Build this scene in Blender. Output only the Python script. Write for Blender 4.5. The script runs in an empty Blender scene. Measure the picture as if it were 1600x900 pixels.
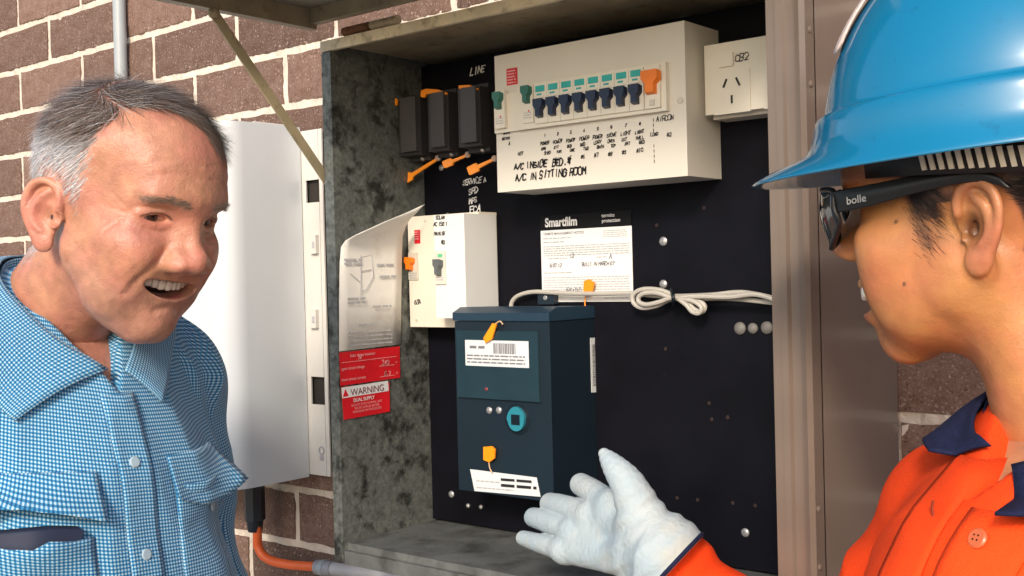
import bpy, bmesh, math, random
import numpy as np
from mathutils import Vector, Matrix
random.seed(7); rng = np.random.default_rng(7)
SC = bpy.context.scene; COL = SC.collection
# ---------------------------------------------------------------- camera
FPX = 1757.0
CP = np.array([0.8356, -1.1399, 1.5034])
YAW, PIT, ROL = -0.690768, -0.010344, -0.025192
CF = np.array([math.sin(YAW)*math.cos(PIT), math.cos(YAW)*math.cos(PIT), math.sin(PIT)])
_r = np.array([math.cos(YAW), -math.sin(YAW), 0.0]); _u = np.cross(_r, CF)
CR = math.cos(ROL)*_r + math.sin(ROL)*_u
CU = -math.sin(ROL)*_r + math.cos(ROL)*_u
cd = bpy.data.cameras.new('camera'); cam = bpy.data.objects.new('camera', cd); COL.objects.link(cam)
cd.sensor_width = 36.0; cd.lens = 36.0*FPX/1600.0; cd.clip_start = 0.02; cd.clip_end = 500
cam.matrix_world = Matrix(((CR[0], CU[0], -CF[0], CP[0]), (CR[1], CU[1], -CF[1], CP[1]), (CR[2], CU[2], -CF[2], CP[2]), (0, 0, 0, 1)))
SC.camera = cam
# ---------------------------------------------------------------- sky, sun, exposure
SUN_EL, SUN_AZ = math.radians(27), math.radians(26)     # azimuth: to the right of the wall's normal, behind the camera
W = bpy.data.worlds.new('World'); SC.world = W; W.use_nodes = True
nt = W.node_tree; bg = nt.nodes['Background']
sky = nt.nodes.new('ShaderNodeTexSky'); sky.sky_type = 'NISHITA'; sky.sun_disc = False
sky.sun_elevation = SUN_EL
to_sun = Vector((math.sin(SUN_AZ)*math.cos(SUN_EL), -math.cos(SUN_AZ)*math.cos(SUN_EL), math.sin(SUN_EL)))
sky.sun_rotation = math.atan2(to_sun.x, to_sun.y)
sky.air_density = 1.0; sky.dust_density = 2.0; sky.ozone_density = 1.0
nt.links.new(sky.outputs[0], bg.inputs[0]); bg.inputs[1].default_value = 0.15
sd = bpy.data.lights.new('sun', 'SUN'); sd.energy = 1.9; sd.angle = math.radians(10); sd.color = (1.0, 0.88, 0.74)
sun = bpy.data.objects.new('sun', sd); COL.objects.link(sun)
sun.rotation_euler = (-to_sun).to_track_quat('-Z', 'Y').to_euler(); sun.location = (2, -4, 5)
SC.view_settings.view_transform = 'Standard'; SC.view_settings.look = 'None'
SC.view_settings.gamma = 1.0; SC.view_settings.exposure = 0.70
SC.render.engine = 'CYCLES'; SC.cycles.max_bounces = 6; SC.cycles.use_denoising = True
SC.render.filter_size = 1.8
# ---------------------------------------------------------------- helpers
def ray(px, py): return CF + CR*(px-800)/FPX - CU*(py-450)/FPX
def onY(px, py, y):
    d = ray(px, py); return CP + d*(y-CP[1])/d[1]
def onX(px, py, x):
    d = ray(px, py); return CP + d*(x-CP[0])/d[0]
def onZ(px, py, z):
    d = ray(px, py); return CP + d*(z-CP[2])/d[2]
def lin(h):
    h = h.lstrip('#'); c = [int(h[i:i+2], 16)/255 for i in (0, 2, 4)]
    return tuple((v/12.92 if v <= .04045 else ((v+.055)/1.055)**2.4) for v in c)
def mat(name, col, rough=.5, metal=0.0, var=.12, scale=25, bump=.0, bscale=150, coat=0.0, col2=None, spec=.5, dirt=None, sss=0, det=4):
    if isinstance(col, str): col = lin(col)
    m = bpy.data.materials.new(name); m.use_nodes = True
    n = m.node_tree.nodes; l = m.node_tree.links; b = n['Principled BSDF']
    tc = n.new('ShaderNodeTexCoord'); no = n.new('ShaderNodeTexNoise'); no.inputs['Scale'].default_value = scale; no.inputs['Detail'].default_value = det
    l.new(tc.outputs['Object'], no.inputs['Vector'])
    cr = n.new('ShaderNodeValToRGB'); cr.color_ramp.elements[0].position = .3; cr.color_ramp.elements[1].position = .7
    c2 = col2 if col2 is not None else tuple(min(1, c*(1+var)) for c in col)
    if isinstance(c2, str): c2 = lin(c2)
    c1 = tuple(c*(1-var) for c in col) if col2 is None else col
    cr.color_ramp.elements[0].color = (*c1, 1); cr.color_ramp.elements[1].color = (*c2, 1)
    l.new(no.outputs[0], cr.inputs[0]); src = cr.outputs[0]
    if dirt:
        dc, ds, amt, lo, hi = dirt
        if isinstance(dc, str): dc = lin(dc)
        n2 = n.new('ShaderNodeTexNoise'); n2.inputs['Scale'].default_value = ds; n2.inputs['Detail'].default_value = 6; n2.inputs['Roughness'].default_value = .65
        l.new(tc.outputs['Object'], n2.inputs['Vector'])
        mr = n.new('ShaderNodeMapRange'); mr.inputs[1].default_value = lo; mr.inputs[2].default_value = hi; mr.inputs[4].default_value = amt
        l.new(n2.outputs[0], mr.inputs[0])
        mx = n.new('ShaderNodeMix'); mx.data_type = 'RGBA'; mx.inputs[7].default_value = (*dc, 1)
        l.new(mr.outputs[0], mx.inputs[0]); l.new(src, mx.inputs[6]); src = mx.outputs[2]
    l.new(src, b.inputs['Base Color'])
    b.inputs['Roughness'].default_value = rough; b.inputs['Metallic'].default_value = metal
    b.inputs['Coat Weight'].default_value = coat; b.inputs['Coat Roughness'].default_value = .06
    b.inputs['Specular IOR Level'].default_value = spec
    if bump:
        nb = n.new('ShaderNodeTexNoise'); nb.inputs['Scale'].default_value = bscale; nb.inputs['Detail'].default_value = 5
        l.new(tc.outputs['Object'], nb.inputs['Vector'])
        bp = n.new('ShaderNodeBump'); bp.inputs['Strength'].default_value = bump; bp.inputs['Distance'].default_value = .002
        l.new(nb.outputs[0], bp.inputs['Height']); l.new(bp.outputs[0], b.inputs['Normal'])
    return m
def thing(name, label, cat, loc=(0, 0, 0), group=None):
    o = bpy.data.objects.new(name, None); COL.objects.link(o); o.location = loc; o.empty_display_size = .05
    o['label'] = label; o['category'] = cat
    if group: o['group'] = group
    return o
def tag(o, label, cat, group=None):
    o['label'] = label; o['category'] = cat
    if group: o['group'] = group
    return o
def link(name, me, m=None, parent=None, smooth=False):
    o = bpy.data.objects.new(name, me); COL.objects.link(o)
    if m is not None: me.materials.append(m)
    if smooth:
        me.polygons.foreach_set('use_smooth', [True]*len(me.polygons))
    if parent is not None:
        o.parent = parent
        p = parent; off = Vector((0, 0, 0))
        while p is not None:
            off += p.location; p = p.parent
        o.matrix_parent_inverse = Matrix.Translation(-off) if parent.parent is None else Matrix.Identity(4)
    return o
def obj(name, bm, m, parent=None, smooth=False, bev=0, seg=2):
    if bev:
        es = [e for e in bm.edges if len(e.link_faces) == 2 and e.calc_face_angle(0) > .5]
        bmesh.ops.bevel(bm, geom=es, offset=bev, segments=seg, profile=.5, affect='EDGES', clamp_overlap=True)
    me = bpy.data.meshes.new(name); bmesh.ops.recalc_face_normals(bm, faces=bm.faces); bm.to_mesh(me); bm.free()
    o = link(name, me, m, parent, False)
    if smooth or bev:
        me.polygons.foreach_set('use_smooth', [True]*len(me.polygons))
        me.set_sharp_from_angle(angle=math.radians(35))
    return o
def box(x0, x1, y0, y1, z0, z1, bm=None):
    bm = bm or bmesh.new()
    v = [bm.verts.new((x, y, z)) for x in (x0, x1) for y in (y0, y1) for z in (z0, z1)]
    for f in ((0, 1, 3, 2), (4, 6, 7, 5), (0, 4, 5, 1), (2, 3, 7, 6), (0, 2, 6, 4), (1, 5, 7, 3)):
        bm.faces.new([v[i] for i in f])
    return bm
def frame_of(d):
    d = Vector(d).normalized(); a = Vector((0, 0, 1)) if abs(d.z) < .9 else Vector((1, 0, 0))
    s = d.cross(a).normalized(); return d, s, s.cross(d)
def tube(pts, r, bm=None, n=8, cap=True):
    bm = bm or bmesh.new(); pts = [Vector(p) for p in pts]; rs = r if hasattr(r, '__len__') else [r]*len(pts)
    rings = []; s = None
    for i, p in enumerate(pts):
        d = (pts[min(i+1, len(pts)-1)]-pts[max(i-1, 0)]).normalized()
        if s is None: _, s, _ = frame_of(d)
        s = (s-d*s.dot(d)).normalized(); t = d.cross(s)
        rings.append([bm.verts.new(p+(s*math.cos(a)+t*math.sin(a))*rs[i]) for a in (2*math.pi*k/n for k in range(n))])
    for a, b in zip(rings, rings[1:]):
        for k in range(n): bm.faces.new((a[k], a[(k+1) % n], b[(k+1) % n], b[k]))
    if cap: bm.faces.new(rings[0][::-1]); bm.faces.new(rings[-1])
    return bm
def spline(pts, k=8):
    P = [np.array(p, float) for p in pts]; P = [2*P[0]-P[1]]+P+[2*P[-1]-P[-2]]; out = []
    for i in range(1, len(P)-2):
        for t in np.linspace(0, 1, k, endpoint=False):
            a, b, c, d = P[i-1:i+3]
            out.append(.5*((2*b)+(c-a)*t+(2*a-5*b+4*c-d)*t*t+(3*b-a-3*c+d)*t**3))
    out.append(P[-2]); return out
def disc(c, nrm, r, h, bm=None, n=16, dome=0.0):
    c = Vector(c); d, s, t = frame_of(nrm); bm = bm or bmesh.new()
    prof = [(r, 0), (r, h*.6), (r*.82, h), (r*.4, h+dome*.7)]
    rings = [[bm.verts.new(c+d*z+(s*math.cos(2*math.pi*k/n)+t*math.sin(2*math.pi*k/n))*q) for k in range(n)] for q, z in prof]
    for a, b in zip(rings, rings[1:]):
        for k in range(n): bm.faces.new((a[k], a[(k+1) % n], b[(k+1) % n], b[k]))
    bm.faces.new(rings[-1]); bm.faces.new(rings[0][::-1]); return bm
def prism(poly, axis_vec, bm=None):
    bm = bm or bmesh.new(); a = Vector(axis_vec)
    A = [bm.verts.new(Vector(p)) for p in poly]; B = [bm.verts.new(Vector(p)+a) for p in poly]
    n = len(poly); bm.faces.new(A[::-1]); bm.faces.new(B)
    for i in range(n): bm.faces.new((A[i], A[(i+1) % n], B[(i+1) % n], B[i]))
    return bm
GL = {'A': "002640 1232", 'B': "000636453303 33423000", 'C': "4536160501103041", 'D': "00062644422000", 'E': "46060040 0333", 'F': "460600 0333", 'G': "45361605011030414323",
 'H': "0006 4046 0343", 'I': "2026", 'K': "0006 460340", 'L': "060040", 'M': "0006234640", 'N': "00064046", 'O': "160501103041453616", 'P': "00063645433303",
 'R': "00063645433303 2340", 'S': "453616050413334241301001", 'T': "0646 2620", 'U': "060110304146", 'V': "062046", 'W': "0610233046", 'X': "0046 0640", 'Y': "062346 2320",
 'Z': "06460040", '0': "160501103041453616", '1': "152620", '2': "05163645430040", '3': "064623334241301001", '4': "30360242", '5': "4606033342413000", '6': "36160501103041433303",
 '7': "064620", '8': "1605041333424130100102133344453616", '9': "43130405163645413000", '#': "1016 3036 0242 0444", '/': "0046", '.': "2021", '-': "0343"}
def hand(lines, m, parent, O, X, Z, nrm, wd=.0006, name='handwriting', jit=.5):
    """pen strokes: lines = [(text, u, v, height, slope)] on the plane O + u X + v Z, lifted along nrm"""
    bm = bmesh.new(); O, X, Z, nrm = map(Vector, (O, X, Z, nrm))
    for s, u, v, hgt, slope in lines:
        k = hgt/6
        k0, v0 = k, v
        for ch in s:
            k = k0*random.uniform(.84, 1.14); v = v+k0*random.uniform(-.25, .25); sl_ = random.uniform(.05, .32)
            for st in GL.get(ch, '').split():
                pts = [(int(st[i])+random.uniform(-jit, jit), int(st[i+1])+random.uniform(-jit, jit)) for i in range(0, len(st), 2)]
                pts = [O+X*(u+k*.85*(a+sl_*b))+Z*(v+k*b+slope*(k*a))+nrm*.0006 for a, b in pts]
                for a, b in zip(pts, pts[1:]):
                    d = (b-a)
                    if d.length < 1e-6: continue
                    d.normalize(); s_ = d.cross(nrm)*wd*random.uniform(.8, 1.2)*.5; e = d*wd*.3
                    bm.faces.new([bm.verts.new(q) for q in (a-s_-e, b-s_+e, b+s_+e, a+s_-e)])
            u += k*5.0*.85; v += slope*k*5
            if ch == ' ': u -= k*1.2
    o = obj(name, bm, m, parent); o['kind'] = 'stuff'; return o
def text(s, m, parent, O, X, Z, nrm, size, name='lettering', align='LEFT', bold=0, xs=1, ls=1):
    cu = bpy.data.curves.new('t', 'FONT'); cu.body = s; cu.size = size; cu.align_x = align; cu.offset = bold*size; cu.space_line = ls
    t = bpy.data.objects.new('t', cu); COL.objects.link(t); bpy.context.view_layer.update()
    me = bpy.data.meshes.new_from_object(t.evaluated_get(bpy.context.evaluated_depsgraph_get()))
    bpy.data.objects.remove(t); me.materials.clear(); me.name = name
    O, X, Z, nrm = map(Vector, (O, X, Z, nrm))
    for v in me.vertices: v.co = O+X*v.co.x*xs+Z*v.co.y+nrm*.0007
    return link(name, me, m, parent)
def lines(rows, m, parent, O, X, Z, nrm, name='printed_lines'):
    """rows of print too small to read: rows = [(u0, u1, v, height)] broken into word-long dashes"""
    bm = bmesh.new(); O, X, Z, nrm = map(Vector, (O, X, Z, nrm))
    for u0, u1, v, h in rows:
        u = u0
        while u < u1:
            w = min(random.uniform(1.2, 5)*h, u1-u)
            c = [O+X*a+Z*b+nrm*.0006 for a, b in ((u, v), (u+w, v), (u+w, v+h*.62), (u, v+h*.62))]
            bm.faces.new([bm.verts.new(q) for q in c]); u += w+h*.6
    o = obj(name, bm, m, parent); o['kind'] = 'stuff'; return o
def thicken(o, t):
    md = o.modifiers.new('thick', 'SOLIDIFY'); md.thickness = t; md.offset = 0; return o
def sheet(name, m, parent, O, X, Z, nrm, w, h, t=.0004):
    O, X, Z, nrm = map(Vector, (O, X, Z, nrm))
    return obj(name, prism([O, O+X*w, O+X*w+Z*h, O+Z*h], nrm*t), m, parent)
# ---------------------------------------------------------------- ground and brick wall
m_pave = mat('concrete_paving', '8a857c', .9, var=.15, scale=6, bump=.4)
g = box(-60, 60, -60, 60, -.3, 0); gr = obj('ground', g, m_pave); gr['kind'] = 'structure'
def brick_mat():
    m = mat('brick', (.145, .083, .062), .85, col2=(.20, .13, .106), scale=55, bump=.8, bscale=240, spec=.25)
    n = m.node_tree.nodes; l = m.node_tree.links; b = n['Principled BSDF']
    src = b.inputs['Base Color'].links[0].from_socket
    oi = n.new('ShaderNodeObjectInfo')
    hs = n.new('ShaderNodeHueSaturation'); mr = n.new('ShaderNodeMapRange'); mr.inputs[3].default_value = .6; mr.inputs[4].default_value = 1.28
    l.new(oi.outputs['Random'], mr.inputs[0]); l.new(mr.outputs[0], hs.inputs['Value']); l.new(src, hs.inputs['Color'])
    v = n.new('ShaderNodeTexNoise'); v.inputs['Scale'].default_value = 330; v.inputs['Detail'].default_value = 2
    tc = [k for k in n if k.type == 'TEX_COORD'][0]; l.new(tc.outputs['Object'], v.inputs['Vector'])
    r = n.new('ShaderNodeMapRange'); r.inputs[1].default_value = .61; r.inputs[2].default_value = .72; l.new(v.outputs[0], r.inputs[0])
    r2 = n.new('ShaderNodeMapRange'); r2.inputs[1].default_value = .40; r2.inputs[2].default_value = .30; r2.inputs[4].default_value = .7; l.new(v.outputs[0], r2.inputs[0])
    mx = n.new('ShaderNodeMix'); mx.data_type = 'RGBA'; mx.inputs[7].default_value = (.40, .31, .26, 1); l.new(r.outputs[0], mx.inputs[0]); l.new(hs.outputs[0], mx.inputs[6])
    m2 = n.new('ShaderNodeMix'); m2.data_type = 'RGBA'; m2.inputs[7].default_value = (.035, .022, .02, 1); l.new(r2.outputs[0], m2.inputs[0]); l.new(mx.outputs[2], m2.inputs[6])
    l.new(m2.outputs[2], b.inputs['Base Color'])
    return m
m_brick = brick_mat()
m_mortar = mat('mortar', (.63, .55, .47), .95, var=.12, scale=40, bump=.9, bscale=300, spec=.2)
wall = thing('brick_wall', 'dark brown speckled brick wall with wide cream mortar joints', 'wall', (0, 0, 0))
def brick_mesh(k):
    bm = bmesh.new(); nx, nz = 12, 4
    L, Hh = .2285, .0745
    def edge(): return random.uniform(-.0009, .0009)
    G = [[None]*(nz+1) for _ in range(nx+1)]
    for i in range(nx+1):
        for j in range(nz+1):
            x = (i/nx-.5)*L; z = (j/nz-.5)*Hh; y = random.uniform(-.0006, .0006)
            if i in (0, nx): x += edge()
            if j in (0, nz): z += edge()*1.3
            if i in (0, nx) or j in (0, nz): y += .0022
            G[i][j] = bm.verts.new((x, y, z))
    for i in range(nx):
        for j in range(nz): bm.faces.new((G[i][j], G[i+1][j], G[i+1][j+1], G[i][j+1]))
    rim = [G[i][0] for i in range(nx+1)]+[G[nx][j] for j in range(1, nz+1)]+[G[i][nz] for i in range(nx-1, -1, -1)]+[G[0][j] for j in range(nz-1, 0, -1)]
    bk = [bm.verts.new((v.co.x, .05, v.co.z)) for v in rim]
    for a in range(len(rim)):
        b = (a+1) % len(rim); bm.faces.new((rim[a], bk[a], bk[b], rim[b]))
    me = bpy.data.meshes.new('brick'); bmesh.ops.recalc_face_normals(bm, faces=bm.faces); bm.to_mesh(me); bm.free()
    me.materials.append(m_brick); return me
BR = [brick_mesh(k) for k in range(7)]
far = bmesh.new()
for r in range(-5, 22):
    zc = 1.95-.086*r-.043
    x0 = -1.4+(.12 if r % 2 else 0)
    for k in range(-4, 13):
        xc = x0+.24*k+.12
        if -1.75 < xc < 1.15 and .85 < zc < 2.3:
            o = bpy.data.objects.new('brick', BR[random.randrange(7)]); COL.objects.link(o)
            o.location = (xc, random.uniform(-.0008, .0008), zc); o.rotation_euler = (random.uniform(-.004, .004), random.choice((0, 1))*0.0+random.uniform(-.004, .004), random.uniform(-.003, .003)); o.parent = wall
        else:
            box(xc-.114, xc+.114, 0, .05, zc-.037, zc+.037, far)
fo = obj('brick_course', far, m_brick, wall); fo['kind'] = 'stuff'
# mortar bed: slightly uneven face just behind the brick faces
bm = bmesh.new()
nx, nz = 460, 140; xs = np.linspace(-1.75, 1.15, nx+1); zs = np.linspace(.87, 2.3, nz+1)
V = [[bm.verts.new((x, .0042+random.uniform(-.0016, .0012), z)) for z in zs] for x in xs]
for i in range(nx):
    for j in range(nz): bm.faces.new((V[i][j], V[i+1][j], V[i+1][j+1], V[i][j+1]))
mo = obj('mortar', bm, m_mortar, wall)
obj('mortar_core', box(-2.4, 1.8, .007, .11, 0, 2.45), m_mortar, wall)
# ---------------------------------------------------------------- meter cabinet
def galv_mat():
    m = mat('galvanised_steel', (.115, .125, .115), .5, .35, col2=(.185, .195, .18), scale=110, bump=.15, bscale=400, dirt=('0c0b08', 38, .8, .50, .64), det=8)
    n = m.node_tree.nodes; l = m.node_tree.links; b = n['Principled BSDF']
    src = b.inputs['Base Color'].links[0].from_socket; tc = [k for k in n if k.type == 'TEX_COORD'][0]
    vo = n.new('ShaderNodeTexVoronoi'); vo.inputs['Scale'].default_value = 260; l.new(tc.outputs['Object'], vo.inputs['Vector'])
    hs = n.new('ShaderNodeHueSaturation'); sp = n.new('ShaderNodeSeparateColor'); mr = n.new('ShaderNodeMapRange'); mr.inputs[3].default_value = .75; mr.inputs[4].default_value = 1.15
    l.new(vo.outputs['Color'], sp.inputs[0]); l.new(sp.outputs[0], mr.inputs[0]); l.new(mr.outputs[0], hs.inputs['Value']); l.new(src, hs.inputs['Color']); l.new(hs.outputs[0], b.inputs['Base Color'])
    return m
m_galv = galv_mat()
m_galv2 = mat('galvanised_floor', (.13, .14, .138), .6, .25, var=.25, scale=30, bump=.3, dirt=('2c2c28', 18, .7, .5, .68))
m_brown = mat('brown_paint', (.185, .142, .117), .28, .0, var=.06, scale=9, bump=.04, bscale=60, spec=.5, coat=.15)
m_brown2 = mat('brown_paint_edge', (.16, .122, .098), .35, .0, var=.08, scale=14, coat=.15)
m_cream = mat('cream_enamel', (.72, .62, .44), .4, 0, var=.15, scale=20, dirt=('6b5a38', 60, .5, .52, .66))
m_khaki = mat('khaki_paint', (.34, .285, .18), .5, .05, var=.2, scale=22, bump=.1, dirt=('5a3a1c', 50, .7, .55, .7))
m_lid = mat('lid_underside', (.30, .29, .24), .38, .25, var=.25, scale=5, bump=.1, bscale=30, dirt=('17150f', 14, .5, .5, .7))
m_rust = mat('rusty_steel', (.17, .075, .035), .8, .2, var=.4, scale=80, bump=.4)
m_black = mat('black_panel', (.0030, .0032, .0062), .6, 0, var=.4, scale=14, bump=.05, dirt=('1c181c', 90, .6, .62, .72), spec=.12)
m_steel = mat('zinc_screw', (.38, .38, .39), .4, .6, var=.1)
X0, X1, YF, YB, Z0, Z1 = -.238, .405, -.200, -.004, 1.163, 1.800
cab = thing('meter_cabinet', 'open steel electricity meter cabinet painted brown outside, bare metal inside, fixed to the brick wall', 'cabinet', (0.08, -.1, Z0))
obj('back_panel', box(X0+.018, X1-.014, -.043, -.030, Z0+.016, Z1-.012), m_black, cab, bev=.0008)
obj('side_panel', box(X0+.002, X0+.017, YF+.002, YB, Z0+.003, Z1-.004), m_galv, cab, bev=.0012)
obj('side_panel', box(X1-.012, X1, YF+.014, YB, Z0+.003, Z1-.004), m_brown, cab, bev=.0012)['label'] = 'brown painted right side'
obj('bottom_panel', box(X0+.017, X1-.012, YF+.004, -.028, Z0, Z0+.013), m_galv2, cab, bev=.001)
obj('top_panel', box(X0, X1, YF+.002, YB, Z1-.004, Z1), m_khaki, cab, bev=.001)
# front returns
obj('frame_rail', box(X0, X0+.0165, YF-.003, YF+.0015, Z0-.010, Z1-.0125), m_galv, cab, bev=.0012)
obj('frame_rail', box(X0, X1-.03, YF-.0045, YF+.0015, Z1-.0115, Z1+.0015), m_cream, cab, bev=.0014)['label'] = 'cream top rail'
obj('frame_rail', box(X0+.018, X1-.03, YF-.003, YF+.003, Z0-.012, Z0+.0045), m_galv2, cab, bev=.0012)
# right front return: stepped folds of the sheet
fold = [(X1, YF+.016), (X1, YF-.004), (X1-.004, YF-.008), (X1-.009, YF-.0045), (X1-.012, YF-.0035), (X1-.019, YF-.0035), (X1-.0215, YF-.007), (X1-.0275, YF-.007), (X1-.029, YF-.003), (X1-.038, YF-.003), (X1-.039, YF+.004), (X1-.039, YF+.030), (X1-.036, YF+.030), (X1-.028, YF+.016)]
obj('frame_rail', prism([(x, y, Z0-.012) for x, y in fold], (0, 0, Z1-Z0+.018)), m_brown2, cab, bev=.0006, seg=2)['label'] = 'brown folded right rail'
for px, py in ((1265, 46), (1267, 131), (1279, 795), (1281, 886)):
    p = onX(px, py, X1); d = disc((0, 0, 0), (1, 0, 0), .0032, .0009, dome=.0012)
    o = obj('rivet', d, m_brown2, cab, smooth=True); o.location = p
for i, (px, py, r) in enumerate(((1037, 377, .0052), (1037, 444, .0050), (1165, 832, .0048), (690, 262, .004), (640, 530, .0025), (706, 772, .0045), (732, 790, .003), (752, 792, .003), (700, 336, .003))):
    if px == 640: continue
    p = onY(px, py, -.0432)
    o = obj('screw', disc((0, 0, 0), (0, -1, 0), r, .0022, dome=.001), m_steel, cab, smooth=True); o.location = p
m_grom = mat('grey_plug', '6a6764', .6, 0, var=.15, scale=90)
for i, (px, py) in enumerate(((1157, 513), (1177, 513), (1199, 512))):
    p = onY(px, py, -.0432); o = obj('hole_plug', disc((0, 0, 0), (0, -1, 0), .0068 if i != 1 else .0058, .003, dome=.002), m_grom, cab, smooth=True); o.location = p
m_hole = mat('drilled_hole', (.022, .012, .010), .9)
for px, py in ((1108, 630), (1112, 655), (1137, 652), (1040, 545), (1020, 460), (1058, 778), (1090, 781), (1145, 786), (1180, 790), (905, 440), (1026, 352), (1100, 325)):
    o = obj('drill_hole', disc((0, 0, 0), (0, -1, 0), .0022, .0004, n=8), m_hole, cab); o.location = onY(px, py, -.0432)
m_white = mat('white_print', (.75, .75, .75), .6)
m_pen = mat('marker_ink', (.015, .013, .015), .6)
P = onY(735, 119, -.0432); hand([('LINE', 0, 0, .0085, .12)], m_white, cab, P, (1, 0, 0), (0, 0, 1), (0, -1, 0), .0015)
P = onY(724, 292, -.0432); hand([('SERVICE A', 0, .002, .0066, .05), ('SPD', .010, -.011, .0072, .1), ('MPS', .010, -.0225, .0072, .1), ('ECA', .011, -.035, .0078, .1)], m_white, cab, P, (1, 0, 0), (0, 0, 1), (0, -1, 0), .0014)
# hinge knuckles and the opened lid
for a, b in ((-.197, -.152), (-.148, -.103)):
    obj('hinge', tube([(a, YF-.001, Z1+.008), (b, YF-.001, Z1+.008)], .0055, n=12), m_rust if a < -.17 else m_khaki, cab, smooth=True)
for a, b in ((.20, .245), (.249, .294)):
    obj('hinge', tube([(a, YF-.001, Z1+.008), (b, YF-.001, Z1+.008)], .0055, n=12), m_khaki, cab, smooth=True)
LX0, LX1, LY0, LY1, LZ = X0-.018, X1+.012, YF-.004, YF-.238, 1.842
lid = obj('lid', box(LX0, LX1, LY1, LY0, LZ, LZ+.0025), m_lid, cab, bev=.0008)
def lip(x0, x1, y0, y1, z0): return obj('lid_lip', box(x0, x1, y0, y1, z0, LZ-.0003), m_khaki, lid, bev=.0016)
lip(LX0, LX0+.013, LY1+.014, LY0-.0005, LZ-.024); lip(LX1-.013, LX1, LY1+.014, LY0-.0005, LZ-.024)
lip(LX0+.0135, LX1-.0135, LY0-.0125, LY0, LZ-.019); lip(LX0, LX1, LY1, LY1+.0135, LZ-.024)
# stay bar
a = Vector(onX(335, 20, LX0+.0165)); b = Vector(onX(512, 282, X0-.003))
d = (b-a).normalized(); s = Vector((1, 0, 0)); w = d.cross(s).normalized()*.0062; t = Vector((.0025, 0, 0))
a2 = a-d*.006; b2 = b+d*.010
st = obj('stay', prism([a2-w*.6, a2-w-d*-.004, b2-w, b2+w, a2+w+d*.004, a2+w*.6], -t), m_khaki, cab, bev=.0007)
o = obj('pivot_bolt', disc((0, 0, 0), (-1, 0, 0), .006, .003, dome=.002), m_khaki, cab, smooth=True); o.location = a-t
o = obj('pivot_bolt', disc((0, 0, 0), (1, 0, 0), .006, .003, dome=.002), m_khaki, cab, smooth=True); o.location = a+Vector((0.0005, 0, 0))
# ---------------------------------------------------------------- things mounted in and beside the cabinet
EX, EZ, NY = (1, 0, 0), (0, 0, 1), (0, -1, 0)
m_db = mat('cream_plastic', (.67, .63, .555), .42, var=.03, scale=8, spec=.4)
m_db2 = mat('cream_plastic_light', (.73, .68, .58), .4, var=.03)
m_clear = mat('switch_grey', (.56, .53, .45), .4, var=.05)
m_navy = mat('navy_plastic', (.006, .014, .045), .35)
m_teal = mat('teal_print', (.03, .38, .36), .5)
m_green = mat('green_toggle', (.03, .14, .11), .45)
m_orange = mat('orange_plastic', (.85, .20, .01), .4)
m_tag = mat('orange_seal', (.95, .28, .005), .45)
m_red = mat('red_print', (.62, .012, .02), .45)
m_redink = mat('pale_red_print', (.8, .35, .36), .6)
m_paper = mat('white_paper', (.72, .72, .72), .6, var=.04, scale=15)
m_ink = mat('grey_print', (.16, .16, .18), .7)
m_ink2 = mat('faint_grey_print', (.40, .40, .42), .7)
m_whitep = mat('white_plastic', (.74, .74, .72), .38, var=.02)
# --- distribution board
DY = -.115
x0 = onY(775, 190, DY)[0]; x1 = onY(1072, 160, DY)[0]
zt = (onY(775, 83, DY)[2]+onY(1070, 37, DY)[2])/2; zb = (onY(775, 298, DY)[2]+onY(1075, 278, DY)[2])/2
db = thing('distribution_board', 'large cream distribution board with a row of navy breaker switches and handwritten notes', 'switchboard', ((x0+x1)/2, -.05, zb))
obj('enclosure', box(x0, x1, DY, -.0435, zb, zt), m_db, db, bev=.0025, seg=3)
def fb(name, m, par, pxc, pyc, w, h, y0, dep, bev=.0006):
    c = onY(pxc, pyc, y0); return obj(name, box(c[0]-w/2, c[0]+w/2, y0-dep, y0+.001, c[2]-h/2, c[2]+h/2), m, par, bev=bev)
cA, cB = onY(815, 168, DY), onY(1046, 135, DY)
zc = (cA[2]+cB[2])/2; sw = cB[0]-cA[0]
esc = obj('escutcheon', box(cA[0], cB[0], DY-.007, DY+.001, zc-.0265, zc+.0245), m_db2, db, bev=.0015)
esc2 = obj('escutcheon', box(x0+.0012, cA[0]-.0012, DY-.0045, DY+.001, zc-.0265, zc+.0185), m_db2, db, bev=.0012)
def toggle(par, x, z, y, m, w=.0125, h=.016):
    # wide cap over a narrow stem, leaning forward
    pts = [(-w/2, h/2), (w/2, h/2), (w/2, h*.12), (w*.26, -h*.08), (w*.26, -h/2), (-w*.26, -h/2), (-w*.26, -h*.08), (-w/2, h*.12)]
    bm = prism([(x+a, y, z+b) for a, b in pts], (0, -.007, 0))
    for v in bm.verts:
        if v.co.y < y-.003: v.co.z += .002; v.co.x = x+(v.co.x-x)*.88
    return obj('toggle', bm, m, par, bev=.0009)
pitch = .0176*sw/.205
SX = [onY(760+cx/3, 20+cy/3, DY-.009)[0] for cx, cy in ((255, 437), (318, 432), (383, 425), (443, 418), (508, 410), (571, 402), (637, 395), (704, 387))]
pitch = (SX[-1]-SX[0])/7; SX = [SX[0]+pitch*i for i in range(8)]
zt_ = zc-.004
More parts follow.
